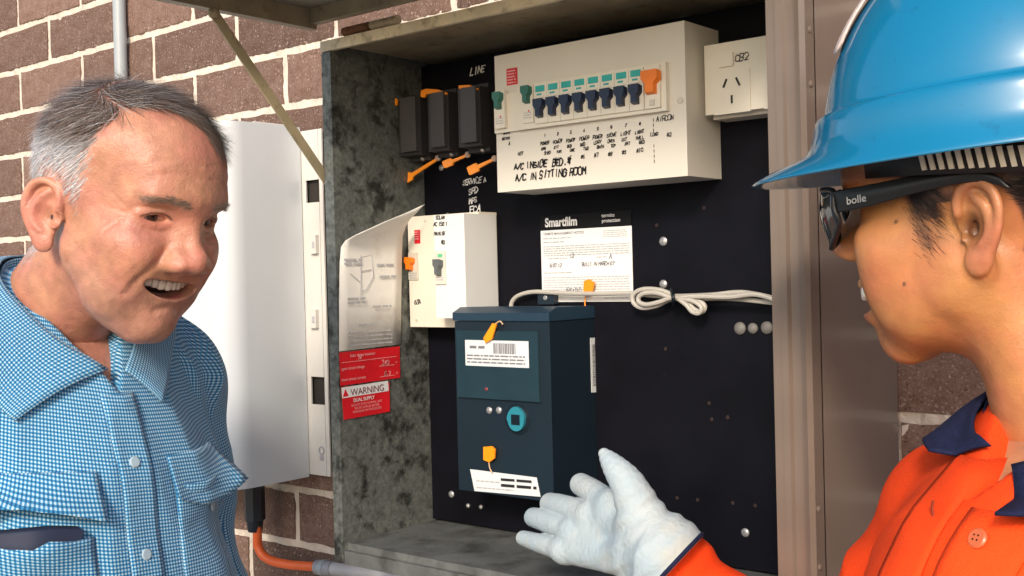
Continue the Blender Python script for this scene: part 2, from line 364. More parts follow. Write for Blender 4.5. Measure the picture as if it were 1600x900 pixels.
for i, sx in enumerate(SX):
    br = obj('circuit_breaker', box(sx-pitch*.485, sx+pitch*.485, DY-.0095, DY-.0062, zc-.0225, zc+.0225), m_db2, esc.parent, bev=.0005)
    toggle(br, sx, zc-.0068, DY-.0092, m_navy, pitch*.80, .0195)
    obj('marker', box(sx-pitch*.36, sx+pitch*.34, DY-.0101, DY-.0094, zc+.0135, zc+.0205), m_teal, br)
    obj('marker', box(sx-pitch*.26, sx+pitch*.10, DY-.0100, DY-.0094, zc+.0095, zc+.0115), m_teal, br)
    lines([(sx-pitch*.34, sx+pitch*.3, zc+.0058, .0014), (sx-pitch*.34, sx+pitch*.3, zc+.0035, .0014)], m_ink2, br, (0, DY-.0094, 0), EX, EZ, NY)
sx = SX[-1]+pitch*1.08
br = obj('safety_switch', box(sx-pitch*.5, sx+pitch*.52, DY-.0098, DY-.0062, zc-.0225, zc+.0225), m_db2, db, bev=.0005)
toggle(br, sx, zc+.0035, DY-.0095, m_orange, pitch*1.22, .0235)
obj('test_button', box(sx-.003, sx+.003, DY-.0112, DY-.0096, zc-.0195, zc-.0135), m_clear, br, bev=.0006)
for xx, zz, par in ((SX[0]-pitch*1.0, zc+.003, 'main_switch'), (onY(788, 155, DY)[0], zc+.001, 'main_switch')):
    br = obj('main_switch', box(xx-.0078, xx+.0078, DY-.0095, DY-.0040, zz-.023, zz+.021), m_db2, db, bev=.0005)
    toggle(br, xx, zz+.008, DY-.009, m_green, .0135, .0185)
    obj('marker', box(xx-.001, xx+.0055, DY-.0101, DY-.0094, zz+.0165, zz+.0185), mat('green_print', (.1, .5, .25), .5), br)
    obj('marker', box(xx+.0005, xx+.0022, DY-.0101, DY-.0094, zz-.0105, zz-.0085), m_red, br)
    lines([(xx-.006, xx+.006, zz-.012-.0028*q, .0015) for q in range(3)], m_ink2, br, (0, DY-.0094, 0), EX, EZ, NY)
c = onY(800, 120, DY); st_ = sheet('sticker', m_red, db, (c[0]-.008, DY, c[2]-.0095), EX, EZ, NY, .0165, .0195)
lines([(c[0]-.0065, c[0]+.0065, c[2]+.006-.0034*q, .0026) for q in range(5)], m_redink, st_, (0, DY-.0003, 0), EX, EZ, NY)
c = onY(1063, 157, DY); o = obj('screw', disc((0, 0, 0), NY, .0036, .0012), m_clear, db, smooth=True); o.location = c
# pencilled notes
H = []
def note(s, px, py, h, wl=.03): 
    c = onY(px, py, DY); H.append((s, c[0], c[2], h, wl))
for i, sx in enumerate(SX):
    H.append((str(i+1), sx-.003, zc-.037, .0028, 0))
    H.append(('POWER' if i < 5 else ('STOVE', 'LIGHT', 'LIGHT')[i-5], sx-.0085, zc-.0465, .0036, .06))
    H.append((('GAR', 'KIT', 'BED', 'BED', 'LDRY', 'OVEN', 'EXT', 'HALL')[i], sx-.0075, zc-.0525, .0034, .03))
    H.append((('SHED', 'FAM', 'ONE', 'TWO', 'BATH', 'TOP', 'FRT', 'BED')[i], sx-.0035, zc-.0575, .0032, .02))
    H.append((('#3', '#4', '#5', '#6', '#7', '#8', '#9', '#10')[i], sx-.0075, zc-.0668, .0040, .05))
note('HOT', 810, 243, .0036); note('LOAD', 1017, 213, .0034); note('#2', 1042, 214, .0042); note('MAIN', 787, 211, .0034); note('SWITCH', 785, 219, .0028); note('A', 795, 227, .0034)
note('AIRCON', 1026, 190, .0050, 0.0)
hand(H, m_pen, db, (0, DY, 0), EX, EZ, NY, .00085, jit=.5)
H = []
note('A/C INSIDE  BED.4', 804, 265, .0074, .0); note('A/C IN SITTING ROOM', 806, 283, .0078, .0)
hand(H, m_pen, db, (0, DY, 0), EX, EZ, NY, .0017, jit=.45)
c = onY(1021, 185, DY); bm = bmesh.new()
for q in range(9): 
    if q not in (3, 4): box(c[0]-.0003, c[0]+.0003, DY-.0006, DY-.0001, c[2]-.0055*q-.0035, c[2]-.0055*q, bm)
obj('pen_line', bm, m_pen, db)
# --- power outlet
GY = -.085
a, b = onY(1100, 75, GY), onY(1100, 185, GY)
gx0 = a[0]; gz1 = a[2]; gz0 = b[2]
go = thing('power_outlet', 'cream double power outlet on the black board beside the distribution board', 'power outlet', (gx0+.055, -.05, gz0))
obj('mounting_block', box(gx0+.0025, gx0+.1175, GY+.012, -.0435, gz0-.001, gz1-.001), m_db, go, bev=.004, seg=3)
obj('faceplate', box(gx0, gx0+.12, GY, GY+.0115, gz0+.003, gz1+.002), m_db2, go, bev=.005, seg=4)
m_slot = mat('socket_slot', (.03, .028, .025), .8)
for kx in (0, 1):
    cx = onY(1144, 138, GY)[0]+kx*.058; cz = onY(1144, 138, GY)[2]
    obj('socket_face', box(cx-.021, cx+.021, GY-.0012, GY+.001, cz-.026, cz+.018), m_db2, go, bev=.0008)
    for dx, dz, an, h in ((-.0075, .006, -.45, .0095), (.0075, .006, .45, .0095), (0, -.0115, 0, .0085)):
        bm = box(-.0011, .0011, -.0004, .0004, -h/2, h/2); bmesh.ops.rotate(bm, verts=bm.verts, matrix=Matrix.Rotation(-an*1, 3, 'Y'))
        o = obj('socket_slot', bm, m_slot, go); o.location = (cx+dx, GY-.0014, cz+dz)
    obj('rocker', box(cx-.014, cx+.003, GY-.003, GY+.001, cz+.023, cz+.037), m_db2, go, bev=.0028, seg=3)
c = onY(1150, 97, GY); hand([('CB2', c[0], c[2], .0075, .05)], m_pen, go, (0, GY, 0), EX, EZ, NY, .0011)
# --- small white switch enclosure
SY0, SY1 = -.078, -.108
sx0 = onY(639, 420, SY0)[0]; sxm = onY(678, 420, SY0)[0]; sx1 = onY(727, 420, SY1)[0]
sz1 = onY(665, 337, SY0)[2]; sz0 = onY(665, 511, SY0)[2]
se = thing('switch_enclosure', 'small white switch box with an orange toggle beside the paper diagram', 'switch box', ((sx0+sx1)/2, -.06, sz0))
obj('base', box(sx0, sx1-.002, SY0, -.0435, sz0, sz1), m_db2, se, bev=.003, seg=3)
zc1 = onY(700, 335, SY1)[2]; zc0 = onY(700, 497, SY1)[2]
sxm2 = onY(680, 420, SY1)[0]
cov = obj('cover', box(sxm2, sx1, SY1, -.047, zc0, zc1), m_whitep, se, bev=.0045, seg=4)
c = onY(652, 370, SY0); s_ = sheet('sticker', m_red, se, (c[0]-.005, SY0, c[2]-.009), EX, EZ, NY, .0105, .018)
lines([(c[0]-.0042, c[0]+.0045, c[2]+.0055-.003*q, .002) for q in range(4)], m_redink, s_, (0, SY0-.0003, 0), EX, EZ, NY)
c = onY(643, 416, SY0); sw_ = obj('rotary_switch', box(c[0]-.004, c[0]+.013, SY0-.002, SY0+.001, c[2]-.018, c[2]+.018), m_clear, se, bev=.0006)
toggle(sw_, c[0]+.001, c[2]+.002, SY0-.002, m_orange, .015, .016)
lines([(c[0]-.002, c[0]+.011, c[2]-.010-.003*q, .002) for q in range(3)], m_ink2, sw_, (0, SY0-.002, 0), EX, EZ, NY)
c = onY(688, 418, SY1); sw_ = obj('rotary_switch', box(c[0]-.0075, c[0]+.0105, SY1-.0025, SY1+.001, c[2]-.021, c[2]+.021), m_db, se, bev=.0006)
toggle(sw_, c[0]+.001, c[2]-.001, SY1-.0025, mat('grey_toggle', (.10, .11, .115), .5), .013, .019)
obj('marker', box(c[0]-.001, c[0]+.006, SY1-.0032, SY1-.0024, c[2]+.013, c[2]+.017), mat('green_print', (.1, .5, .25), .5), sw_)
lines([(c[0]-.005, c[0]+.007, c[2]-.013-.003*q, .002) for q in range(2)], m_ink2, sw_, (0, SY1-.0025, 0), EX, EZ, NY)
c = onY(678, 352, SY1); hand([('SOLAR', c[0]+.004, c[2]+.007, .004, 0), ('AC ISO 1', c[0], c[2]-.001, .0042, 0), ('MAIN SW', c[0], c[2]-.013, .0042, 0), ('#2', c[0]+.012, c[2]-.024, .0046, 0)], m_pen, se, (0, SY1, 0), EX, EZ, NY, .001)
c = onY(648, 474, SY0); hand([('63A', c[0], c[2]-.001, .0056, 0)], m_pen, se, (0, SY0, 0), EX, EZ, NY, .0011)
for px, py in ((664, 345), (651, 500)):
    o = obj('screw', disc((0, 0, 0), NY, .0022, .0008, n=10), m_clear, se); o.location = onY(px, py, SY0)
# --- smart meter
MY = -.130
mx0 = onY(713, 600, MY)[0]; mx1 = onY(861, 600, MY)[0]; mz1 = onY(715, 481, MY)[2]; mz0 = onY(718, 770, MY)[2]
m_met = mat('blue_grey_plastic', (.008, .017, .027), .38, var=.08, scale=10)
m_metside = m_met
m_metcap = mat('blue_grey_cap', (.014, .036, .062), .4, var=.05)
m_win = mat('smoked_window', (.018, .040, .054), .1, spec=.6)
m_label = mat('label_paper', (.62, .65, .67), .5, var=.03)
mt = thing('smart_meter', 'dark blue electricity meter box with white labels and a teal optical port', 'electricity meter', ((mx0+mx1)/2, -.07, mz0))
def rect_prism(name, prof, xa, xb, m, bev): return obj(name, prism([(xa, y, z) for y, z in prof], (xb-xa, 0, 0)), m, mt, bev=bev, seg=3)
zcap = mz1-.016
rect_prism('meter_body', [(MY, mz0+.004), (MY, zcap), (-.0435, zcap), (-.0435, mz0)], mx0, mx1, m_met, .003)
rect_prism('meter_cap', [(MY-.0025, zcap+.0006), (MY-.0025, mz1-.006), (MY+.012, mz1+.0005), (-.0435, mz1-.001), (-.0435, zcap+.0006)], mx0-.0012, mx1+.0012, m_metcap, .0022)
def mp(px, py, off=0): 
    c = onY(px, py, MY-off); return c[0], c[2]
wx0, wz1 = mp(716, 516); wx1, wz0 = mp(846, 628)
win = obj('display_window', box(wx0, wx1, MY-.004, MY+.001, wz0, wz1), m_win, mt, bev=.0012)
lx0, lz1 = mp(727, 531, .004); lx1, lz0 = mp(827, 575, .004)
lb = sheet('rating_label', m_label, win, (lx0, MY-.0042, lz0), EX, EZ, NY, lx1-lx0, lz1-lz0)
lw, lh = lx1-lx0, lz1-lz0
lines([(lx0+lw*.03, lx1-lw*.05, lz0+lh*(.38-.13*q), .0026) for q in range(3)]+[(lx0+lw*.08, lx0+lw*.32, lz0+lh*.68, .005)], m_ink, lb, (0, MY-.0045, 0), EX, EZ, NY)
bm = bmesh.new(); u = lx0+lw*.46
while u < lx0+lw*.80:
    w = random.choice((.0006, .001, .0015)); box(u, u+w, MY-.0050, MY-.0046, lz0+lh*.50, lz0+lh*.9, bm); u += w+random.choice((.0006, .0011))
obj('barcode', bm, m_ink, lb)
cx, cz = mp(760, 608, .004); o = obj('indicator_light', disc((0, 0, 0), NY, .0022, .0008), mat('dark_red_lens', (.22, .03, .045), .3), mt, smooth=True); o.location = (cx, MY-.0038, cz)
for px in (765, 780):
    cx, cz = mp(px, 641); o = obj('screw', disc((0, 0, 0), NY, .0042, .002, dome=.001), m_steel, mt, smooth=True); o.location = (cx, MY, cz)
cx, cz = mp(810, 655)
m_ring = mat('black_rim', (.006, .012, .02), .35)
obj('port_recess', disc((cx-.001, MY, cz), NY, .0185, .0012, n=28), m_ring, mt, smooth=True)
poly = []
for k in range(24):
    a = 2*math.pi*k/24; r = .0135*(1+.12*math.sin(a) if math.sin(a) > 0 else 1-.10*abs(math.cos(a))**3)
    poly.append((cx+r*math.cos(a)*(1-.18*max(0, math.sin(a))), MY-.0013, cz+r*math.sin(a)))
port = obj('optical_port', prism(poly, (0, -.004, 0)), mat('teal_plastic', (.025, .22, .29), .35), mt, bev=.001)
obj('port_window', box(cx-.0062, cx+.0062, MY-.006, MY-.005, cz-.006, cz+.006), m_ring, port, bev=.0008)
px0, pz1 = mp(736, 733); P0 = Vector((px0, MY, mp(742, 768)[1])); P1 = Vector((mp(846, 776)[0], MY, mp(846, 776)[1]))
q = [Vector((mp(a, b)[0], MY-.0002, mp(a, b)[1])) for a, b in ((742, 767), (845, 776), (839, 746), (735, 733))]
lb = obj('serial_label', prism(q, (0, -.0005, 0)), m_label, mt)
ux = (q[1]-q[0]).normalized(); uz = (q[3]-q[0]); O_ = q[0]+Vector((0, -.0005, 0)); L_ = (q[1]-q[0]).length
lines([(L_*.42, L_*.9, .015, .005), (L_*.42, L_*.95, .008, .0055)], m_pen, lb, O_, ux, EZ, NY); lines([(.004, L_*.4, .012, .0025), (.004, L_*.6, .004, .0022)], m_ink2, lb, O_, ux, EZ, NY)
p0 = onX(922, 528, mx1); p1 = onX(936, 612, mx1)
bm = prism([(mx1, p0[1], p0[2]), (mx1, p1[1], p0[2]-.0005), (mx1, p1[1], p1[2]), (mx1, p0[1], p1[2]+.0005)], (.0005, 0, 0)); lb = obj('barcode_label', bm, m_label, mt)
bm = bmesh.new(); z = p1[2]+.008
while z < p0[2]-.008:
    w = random.choice((.0005, .0009)); box(mx1+.0006, mx1+.0009, p0[1]+.003, p1[1]-.004, z, z+w, bm); z += w+random.choice((.0006, .001))
obj('barcode', bm, m_ink, lb)
# --- orange seals
def seal(quadpx, y, wire, label, n):
    t = thing('seal_tag', label, 'security seal', tuple(onY(*quadpx[0], y)), 'orange security seals in the cabinet')
    pts = [onY(a, b, y) for a, b in quadpx]
    obj('tag', prism(pts, (0, -.0022, 0)), m_tag, t, bev=.0006)
    if wire:
        W_ = [onY(a, b, y+.001) for a, b in wire]
        obj('seal_wire', tube(spline(W_, 6), .0009, n=6), m_tag if n else mat('pale_wire', (.5, .33, .2), .5), t, smooth=True)
seal([(760, 536), (757, 528), (771, 505), (777, 507), (770, 530)], MY-.006, [(773, 507), (781, 502), (786, 507)], 'orange seal tag hanging on the meter just above its white label', 0)
seal([(757, 718), (757, 698), (770, 697), (775, 702), (774, 716), (766, 722)], MY-.004, [(764, 718), (765, 730), (769, 739)], 'orange seal tag wired to the lower front of the meter', 0)
seal([(913, 455), (914, 439), (922, 436), (930, 442), (927, 456), (919, 459)], -.05, [(917, 457), (914, 470), (915, 484)], 'small orange seal tag in front of the white notice', 1)
# --- service fuse carriers
m_fuse = mat('dark_grey_fuse', (.030, .028, .030), .5, var=.1)
m_fuse2 = mat('dark_grey_fuse_face', (.055, .050, .052), .45, var=.1)
FY = -.088
for i, (pa, pt, pb, lab) in enumerate((((623, 661), 153, 243, 'dark grey service fuse nearest the galvanised side'), ((669, 705), 145, 236, 'dark grey service fuse between two others'), ((716, 755), 137, 229, 'dark grey service fuse nearest the cream board'))):
    xa = onY(pa[0], (pt+pb)/2, FY)[0]; xb = onY(pa[1]-4, (pt+pb)/2, FY)[0]; za = onY(pa[0]+15, pb, FY)[2]; zb_ = onY(pa[0]+15, pt, FY)[2]
    f = thing('service_fuse', lab, 'fuse', ((xa+xb)/2, -.044, za), 'service fuses at the top of the cabinet')
    obj('fuse_base', box(xa-.001, xb-.002, FY+.018, -.0435, za-.006, zb_+.006), m_fuse, f, bev=.002)
    obj('fuse_carrier', box(xa, xb, FY, FY+.0178, za, zb_), m_fuse, f, bev=.002)
    obj('fuse_grip', box(xa+.011, xb-.001, FY-.008, FY+.001, za+.004, zb_-.001), m_fuse2, f, bev=.0025)
    obj('terminal_screw', disc(((xa+xb)/2+.006, FY+.017, za-.004), (0, -.6, -.8), .003, .002), m_steel, f)
xs = onY(757, 180, FY)[0]
def clip(poly, y, label):
    t = tag(obj('wire_seal', prism([onY(a, b, y) for a, b in poly], (0, -.003, 0)), m_tag, None, bev=.0008), label, 'security seal', 'orange security seals in the cabinet')
clip([(598, 160), (598, 153), (617, 152), (623, 156), (622, 165), (618, 165)], -.09, 'orange seal stub beside the topmost left fuse')
clip([(660, 152), (660, 142), (668, 139), (685, 140), (700, 145), (700, 148), (684, 147), (668, 147), (665, 153)], -.09, 'orange seal looped over the middle fuse')
clip([(719, 139), (719, 134), (737, 133), (740, 137), (748, 138), (748, 141), (736, 139)], -.09, 'short orange seal over the fuse nearest the cream board')
def long_tag(a, b, w, label):
    A_, B_ = Vector(onY(*a, -.075)), Vector(onY(*b, -.060)); d = (B_-A_).normalized(); s = d.cross(Vector((0, 1, 0))).normalized()
    L = (B_-A_).length; prof = [(0, .8), (.05, 1), (.34, 1), (.38, .45), (.62, .36), (1, .3)]
    poly = [A_+d*L*t+s*w*k for t, k in prof]+[A_+d*L*t-s*w*k for t, k in prof[::-1]]
    t = thing('flag_seal', label, 'security seal', tuple(A_), 'orange security seals in the cabinet')
    obj('tag', prism(poly, (0, -.0025, 0)), m_tag, t, bev=.0008)
    obj('seal_head', disc(B_+Vector((0, -.002, 0)), NY, .0042, .003), mat('seal_head', (.45, .32, .24), .5), t, smooth=True)
    return t
long_tag((621, 289), (687, 247), .0062, 'long orange flag seal slanting below the fuses nearest the galvanised side')
long_tag((694, 258), (733, 242), .0050, 'short orange flag seal below the middle fuse')
long_tag((733, 268), (775, 248), .0058, 'orange flag seal partly behind the cream distribution board')
# --- notice
NYP = -.0436
n0 = onY(848, 471, NYP); n1 = onY(990, 471, NYP); nt_ = (onY(848, 336, NYP)[2]+onY(990, 330, NYP)[2])/2; nb = (onY(848, 472, NYP)[2]+onY(990, 471, NYP)[2])/2
nw, nh = n1[0]-n0[0], nt_-nb; nx0 = n0[0]
no = thing('notice_sheet', 'white printed notice with a black heading on the black board above the meter', 'notice', (nx0+nw/2, NYP, nb))
obj('paper', box(nx0, nx0+nw, NYP-.0006, NYP, nb, nb+nh*.83), m_paper, no)
obj('heading_band', box(nx0, nx0+nw, NYP-.0007, NYP, nb+nh*.831, nb+nh), mat('black_band', (.004, .004, .005), .6, spec=.2), no)
text('Smartfilm', m_paper, no, (nx0+nw*.055, NYP-.0004, nb+nh*.873), EX, EZ, NY, nh*.140, bold=.034, xs=.86)
text('termite\nprotection', m_paper, no, (nx0+nw*.69, NYP-.0004, nb+nh*.942), EX, EZ, NY, nh*.058, bold=.01)
text('TERMITE MANAGEMENT NOTICE', m_ink, no, (nx0+nw*.03, NYP-.0003, nb+nh*.775), EX, EZ, NY, nh*.040, bold=.012, xs=.98)
R_ = [(.03, .34, .73, .02), (.03, .27, .685, .022)]+[(.70, .95, .785-.022*k, .016) for k in range(4)]+[(.03, .97, .635-.026*k, .02) for k in range(5)]+[(.08, .30, .495, .02), (.62, .73, .495, .02), (.03, .36, .33, .022), (.70, .95, .035, .018)]+[(.03, .97, .275-.028*k, .018) for k in range(6)]
lines([(nx0+nw*a, nx0+nw*b, nb+nh*v, h*nh*.9) for a, b, v, h in R_], m_ink2, no, (0, NYP-.0004, 0), EX, EZ, NY)
hand([('12', nx0+nw*.33, nb+nh*.50, .0045, 0), ('A', nx0+nw*.76, nb+nh*.47, .0075, 0), ('6 07 12', nx0+nw*.10, nb+nh*.405, .004, 0), ('BUILT IN MARCH 07', nx0+nw*.46, nb+nh*.405, .0042, 0), ('TREATED ZONE', nx0+nw*.27, nb+nh*.105, .005, 0)], m_ink, no, (0, NYP-.0004, 0), EX, EZ, NY, .0008)
c = onY(860, 465, NYP); jb = thing('terminal_clip', 'small dark blue clip overlapping the lower corner of the white notice', 'clip', tuple(c))
obj('body', box(c[0]-.012, c[0]+.013, NYP-.010, NYP-.001, c[2]-.008, c[2]+.007), m_met, jb, bev=.001)
obj('screw', disc((c[0], NYP-.010, c[2]), NY, .003, .0012), m_steel, jb)
# --- grey cable
m_cab = mat('grey_cable', (.42, .40, .36), .45, var=.05)
cb = thing('comms_cable', 'thin grey cable looped and tied above the meter', 'cable', tuple(onY(1050, 465, -.055)))
def run(pts, y, r=.0027): return obj('cable_run', tube(spline([onY(a, b, y) for a, b in pts], 7), r, n=8), m_cab, cb, smooth=True)
run([(798, 482), (801, 470), (812, 461), (836, 456), (880, 458), (930, 459), (985, 458), (1020, 462), (1050, 463), (1110, 461), (1160, 457), (1215, 467)], -.056)
run([(1050, 460), (1030, 453), (1005, 452), (990, 460), (990, 473), (1003, 481), (1025, 478), (1050, 467), (1075, 468), (1120, 466), (1160, 468), (1216, 474)], -.062)
run([(1050, 466), (1028, 458), (1008, 458), (998, 464), (999, 472), (1010, 476), (1030, 472), (1052, 465), (1074, 472), (1085, 483), (1097, 487), (1101, 478), (1090, 469), (1070, 465)], -.067)
run([(1056, 464), (1072, 476), (1082, 487), (1092, 489), (1096, 480), (1082, 470), (1060, 466), (1090, 463), (1140, 464), (1180, 460), (1216, 470)], -.071)
obj('cable_tie', tube(spline([onY(a, b, c_) for a, b, c_ in ((1049, 452, -.06), (1051, 460, -.077), (1053, 470, -.077), (1053, 478, -.062))], 5), .0022, n=6), m_ring, cb, smooth=True)
# --- paper diagram and red labels on the galvanised side
GX = X0+.0176
def onside(px, py, lift=0): return Vector(onX(px, py, GX+lift))
def wall_sheet(name, quad, m, parent, lift, lab=None):
    q = [onside(a, b, lift) for a, b in quad]; return obj(name, prism(q, (.0005, 0, 0)), m, parent), q
dg = thing('wiring_diagram', 'curled white paper wiring diagram taped to the galvanised side wall', 'paper sheet', tuple(onside(580, 545)))
bm = bmesh.new()
rows_ = [((530, 549, 0), (626, 538, 0)), ((530, 470, .001), (627, 455, .002)), ((531, 410, .003), (628, 395, .005)), ((533, 386, .006), (629, 368, .010)), ((540, 376, .012), (634, 354, .020)), ((556, 367, .022), (640, 343, .034)), ((600, 347, .034), (652, 331, .046)), ((634, 333, .044), (664, 319, .054))]
NU = 8; Gd = []
for k_, (l_, r_) in enumerate(rows_):
    A_ = np.array(onX(l_[0], l_[1], GX+.001+l_[2])); B_ = np.array(onX(r_[0], r_[1], GX+.001+r_[2]))
    Gd.append([bm.verts.new(A_+(B_-A_)*u) for u in np.linspace(0, 1, NU)])
for a, b in zip(Gd, Gd[1:]):
    for k in range(NU-1): bm.faces.new((a[k], a[k+1], b[k+1], b[k]))
m_dgp = mat('aged_paper', (.84, .82, .77), .7, var=.06, scale=12, dirt=('8a6a45', 30, .25, .55, .7))
thicken(obj('paper', bm, m_dgp, dg, smooth=True), .0005)
SO = onside(530, 549, .0025); SU = (onside(626, 538, .004)-SO).normalized(); SW = (onside(626, 538, .004)-SO).length
SU = Vector((0, 1, 0)); SV = Vector((0, 0, 1)); SN = Vector((1, 0, 0))
def sline(pxs, r=.0005):
    return tube([onside(a, b, .0055) for a, b in pxs], r, n=5)
for pl in ([(563, 468), (564, 385), (570, 379), (580, 377), (581, 400)], [(548, 428), (564, 442)], [(564, 402), (580, 399)], [(565, 424), (580, 421)], [(581, 400), (583, 432), (572, 452), (565, 455)]):
    obj('drawn_line', sline(pl), m_ink2, dg)
lines([(.085*k, .085*k+.03, v, .0045) for k, v in ((.1, .112), (.1, .107), (.15, .063), (.15, .058), (.75, .105), (.8, .09))]+[(.055, .088, .052, .004), (.03, .06, .030, .0035)]+[(.012, .088, .021-.0052*k, .003) for k in range(4)], m_ink2, dg, SO+SN*.0035, SU, SV, SN)
r1 = thing('red_warning_label', 'wide red label with pale text below the paper diagram', 'warning label', tuple(onside(580, 600)))
qd, q = wall_sheet('label_face', [(532, 603), (625, 590), (624, 541), (530, 551)], m_red, r1, .0006)
ux = (q[1]-q[0]).normalized(); uv = (q[3]-q[0]).normalized(); LW = (q[1]-q[0]).length; LH = (q[3]-q[0]).length
O_ = q[0]+Vector((.0006, 0, 0))
text('Solar Array Location', m_redink, r1, O_+ux*LW*.16+uv*LH*.83, ux, uv, SN, LH*.125, bold=.012, xs=.98)
text('open circuit voltage', m_redink, r1, O_+ux*LW*.01+uv*LH*.46, ux, uv, SN, LH*.125, bold=.012, xs=.95)
text('short circuit current', m_redink, r1, O_+ux*LW*.01+uv*LH*.13, ux, uv, SN, LH*.125, bold=.012, xs=.95)
text('V', m_redink, r1, O_+ux*LW*.92+uv*LH*.46, ux, uv, SN, LH*.12); text('A', m_redink, r1, O_+ux*LW*.92+uv*LH*.13, ux, uv, SN, LH*.12)
lines([(LW*.02, LW*.95, LH*.68, .0012), (LW*.64, LW*.9, LH*.43, .0012), (LW*.64, LW*.9, LH*.10, .0012)], m_redink, r1, O_, ux, uv, SN)
hand([('N', LW*.30, LH*.72, .006, 0), ('342', LW*.68, LH*.46, .006, 0), ('8.7', LW*.72, LH*.13, .006, 0)], m_redink, r1, O_, ux, uv, SN, .0011)
r2 = thing('red_warning_label', 'narrower red warning label with a white band, lowest on the side wall', 'warning label', tuple(onside(570, 655)))
qd, q = wall_sheet('label_face', [(537, 656), (609, 643), (608, 597), (533, 605)], m_red, r2, .0014)
ux = (q[1]-q[0]).normalized(); uv = (q[3]-q[0]).normalized(); LW = (q[1]-q[0]).length; LH = (q[3]-q[0]).length; O_ = q[0]+Vector((.0006, 0, 0))
obj('white_band', prism([O_+ux*LW*.0+uv*LH*.66, O_+ux*LW+uv*LH*.66, O_+ux*LW+uv*LH*.985, O_+uv*LH*.985], (.0004, 0, 0)), m_paper, r2)
O2 = O_+Vector((.0004, 0, 0))
text('WARNING', mat('dark_red_print', (.16, .03, .05), .6), r2, O2+ux*LW*.17+uv*LH*.70, ux, uv, SN, LH*.29, xs=1.0, bold=.006)
obj('warning_triangle', prism([O2+ux*LW*.01+uv*LH*.70, O2+ux*LW*.13+uv*LH*.70, O2+ux*LW*.07+uv*LH*.93], (.0003, 0, 0)), m_red, r2)
text('DUAL SUPPLY', m_paper, r2, O_+ux*LW*.22+uv*LH*.49, ux, uv, SN, LH*.155, bold=.015, xs=.92)
text('ISOLATE BOTH NORMAL AND\nSOLAR SUPPLIES BEFORE\nWORKING ON THIS BOARD', m_redink, r2, O_+ux*LW*.5+uv*LH*.36, ux, uv, SN, LH*.105, align='CENTER', xs=.9)
# --- inverter beside the cabinet
m_inv = mat('white_enamel', (.60, .63, .66), .3, var=.015, scale=5, coat=.2)
m_inv2 = mat('off_white_bracket', (.62, .60, .56), .45, var=.03)
IX1 = -.500; IX0 = -.93; IZ1, IZ0 = 1.738, 1.2055
inv = thing('solar_inverter', 'tall white solar inverter with rounded edges on the brick wall behind the man', 'inverter', (-.7, -.08, IZ0))
prof = []
for cx_, cy_, a0, r in ((IX1-.038, -.165+.038, 0, .038), (IX0+.038, -.165+.038, -90, .038)):
    for k in range(7):
        a = math.radians(a0-15*k); prof.append((cx_+r*math.cos(a), cy_+r*math.sin(a)))
prof += [(IX0, -.021), (IX1, -.021)]
obj('housing', prism([(x, y, IZ0) for x, y in prof], (0, 0, IZ1-IZ0)), m_inv, inv, bev=.006, seg=3)
bm = bmesh.new()
for k in range(9): box(IX1-.012-.0085*k, IX1-.009-.0085*k, -.10, -.03, IZ1-.003, IZ1+.0035, bm)
obj('cooling_fin', bm, m_inv2, inv)
HZ = [onY(478, 300, -.018)[2], onY(492, 610, -.018)[2]]
segs = [(IZ0+.004, HZ[1]-.021), (HZ[1]+.021, HZ[0]-.017), (HZ[0]+.017, IZ1-.006)]
bk = obj('bracket', box(IX1+.0385, IX1+.046, -.019, -.0165, IZ0+.004, IZ1-.006), m_inv2, inv)
for a, b in segs: obj('bracket', box(IX1-.004, IX1+.038, -.0195, -.0165, a, b), m_inv2, inv, bev=.0006)
obj('bracket', box(IX1-.004, IX1+.008, -.0192, -.0167, IZ0+.01, IZ1-.01), m_inv2, inv)
m_dark = mat('recess_shade', (.02, .016, .014), .8)
obj('hole_shade', box(IX1-.003, IX1+.044, -.0120, -.0105, IZ0+.01, IZ1-.01), m_dark, inv)  # near-black plate standing in for the shade behind the bracket holes
for py in (384, 500):
    c = onY(492, py, -.02); obj('bracket_catch', box(c[0]-.006, c[0]+.009, -.026, -.0196, c[2]-.012, c[2]+.016), m_inv2, inv, bev=.001)
    obj('catch_slot', box(c[0]+.001, c[0]+.006, -.0268, -.0258, c[2]-.004, c[2]+.006), m_ink2, inv)
c = onY(503, 708, -.0195)
obj('lock_mark', tube([(c[0]+.0055*math.cos(a), -.0198, c[2]+.004+.0055*math.sin(a)) for a in np.linspace(0, 2*math.pi, 14)], .0012, n=5), m_ink2, inv)
obj('lock_mark', box(c[0]-.004, c[0]+.004, -.0204, -.0194, c[2]-.011, c[2]-.003), m_ink2, inv)
# --- conduits
m_pvc = mat('grey_conduit', (.33, .36, .38), .4, var=.04)
m_orc = mat('orange_conduit', (.75, .13, .03), .4, var=.06)
c = onY(183, 60, -.02)
pp = thing('conduit_pipe', 'vertical grey conduit pipe on the brick wall above the man', 'pipe', (c[0], -.014, 1.2))
obj('pipe', tube([(c[0], -.014, 1.3), (c[0], -.014, 2.4)], .0115, n=18), m_pvc, pp, smooth=True)
for z in (2.08, 1.5): obj('saddle_clip', box(c[0]-.02, c[0]+.02, -.027, -.0005, z-.008, z+.008), m_pvc, pp, bev=.003)
gx, gz = onY(398, 800, -.05)[0], onY(398, 800, -.05)[2]
oc = thing('orange_conduit', 'orange flexible conduit bending from the inverter gland into a grey pipe', 'conduit', (gx, -.05, gz-.06))
pts = [onY(402, 832, -.05), onY(404, 856, -.048), onY(418, 873, -.045), onY(450, 882, -.040), onY(500, 886, -.036)]
obj('hose', tube(spline([(pts[0][0], -.05, gz)]+pts, 8), .0072, n=14), m_orc, oc, smooth=True)
bk_ = thing('cable_gland', 'black cable gland under the white inverter', 'gland', (gx, -.05, gz))
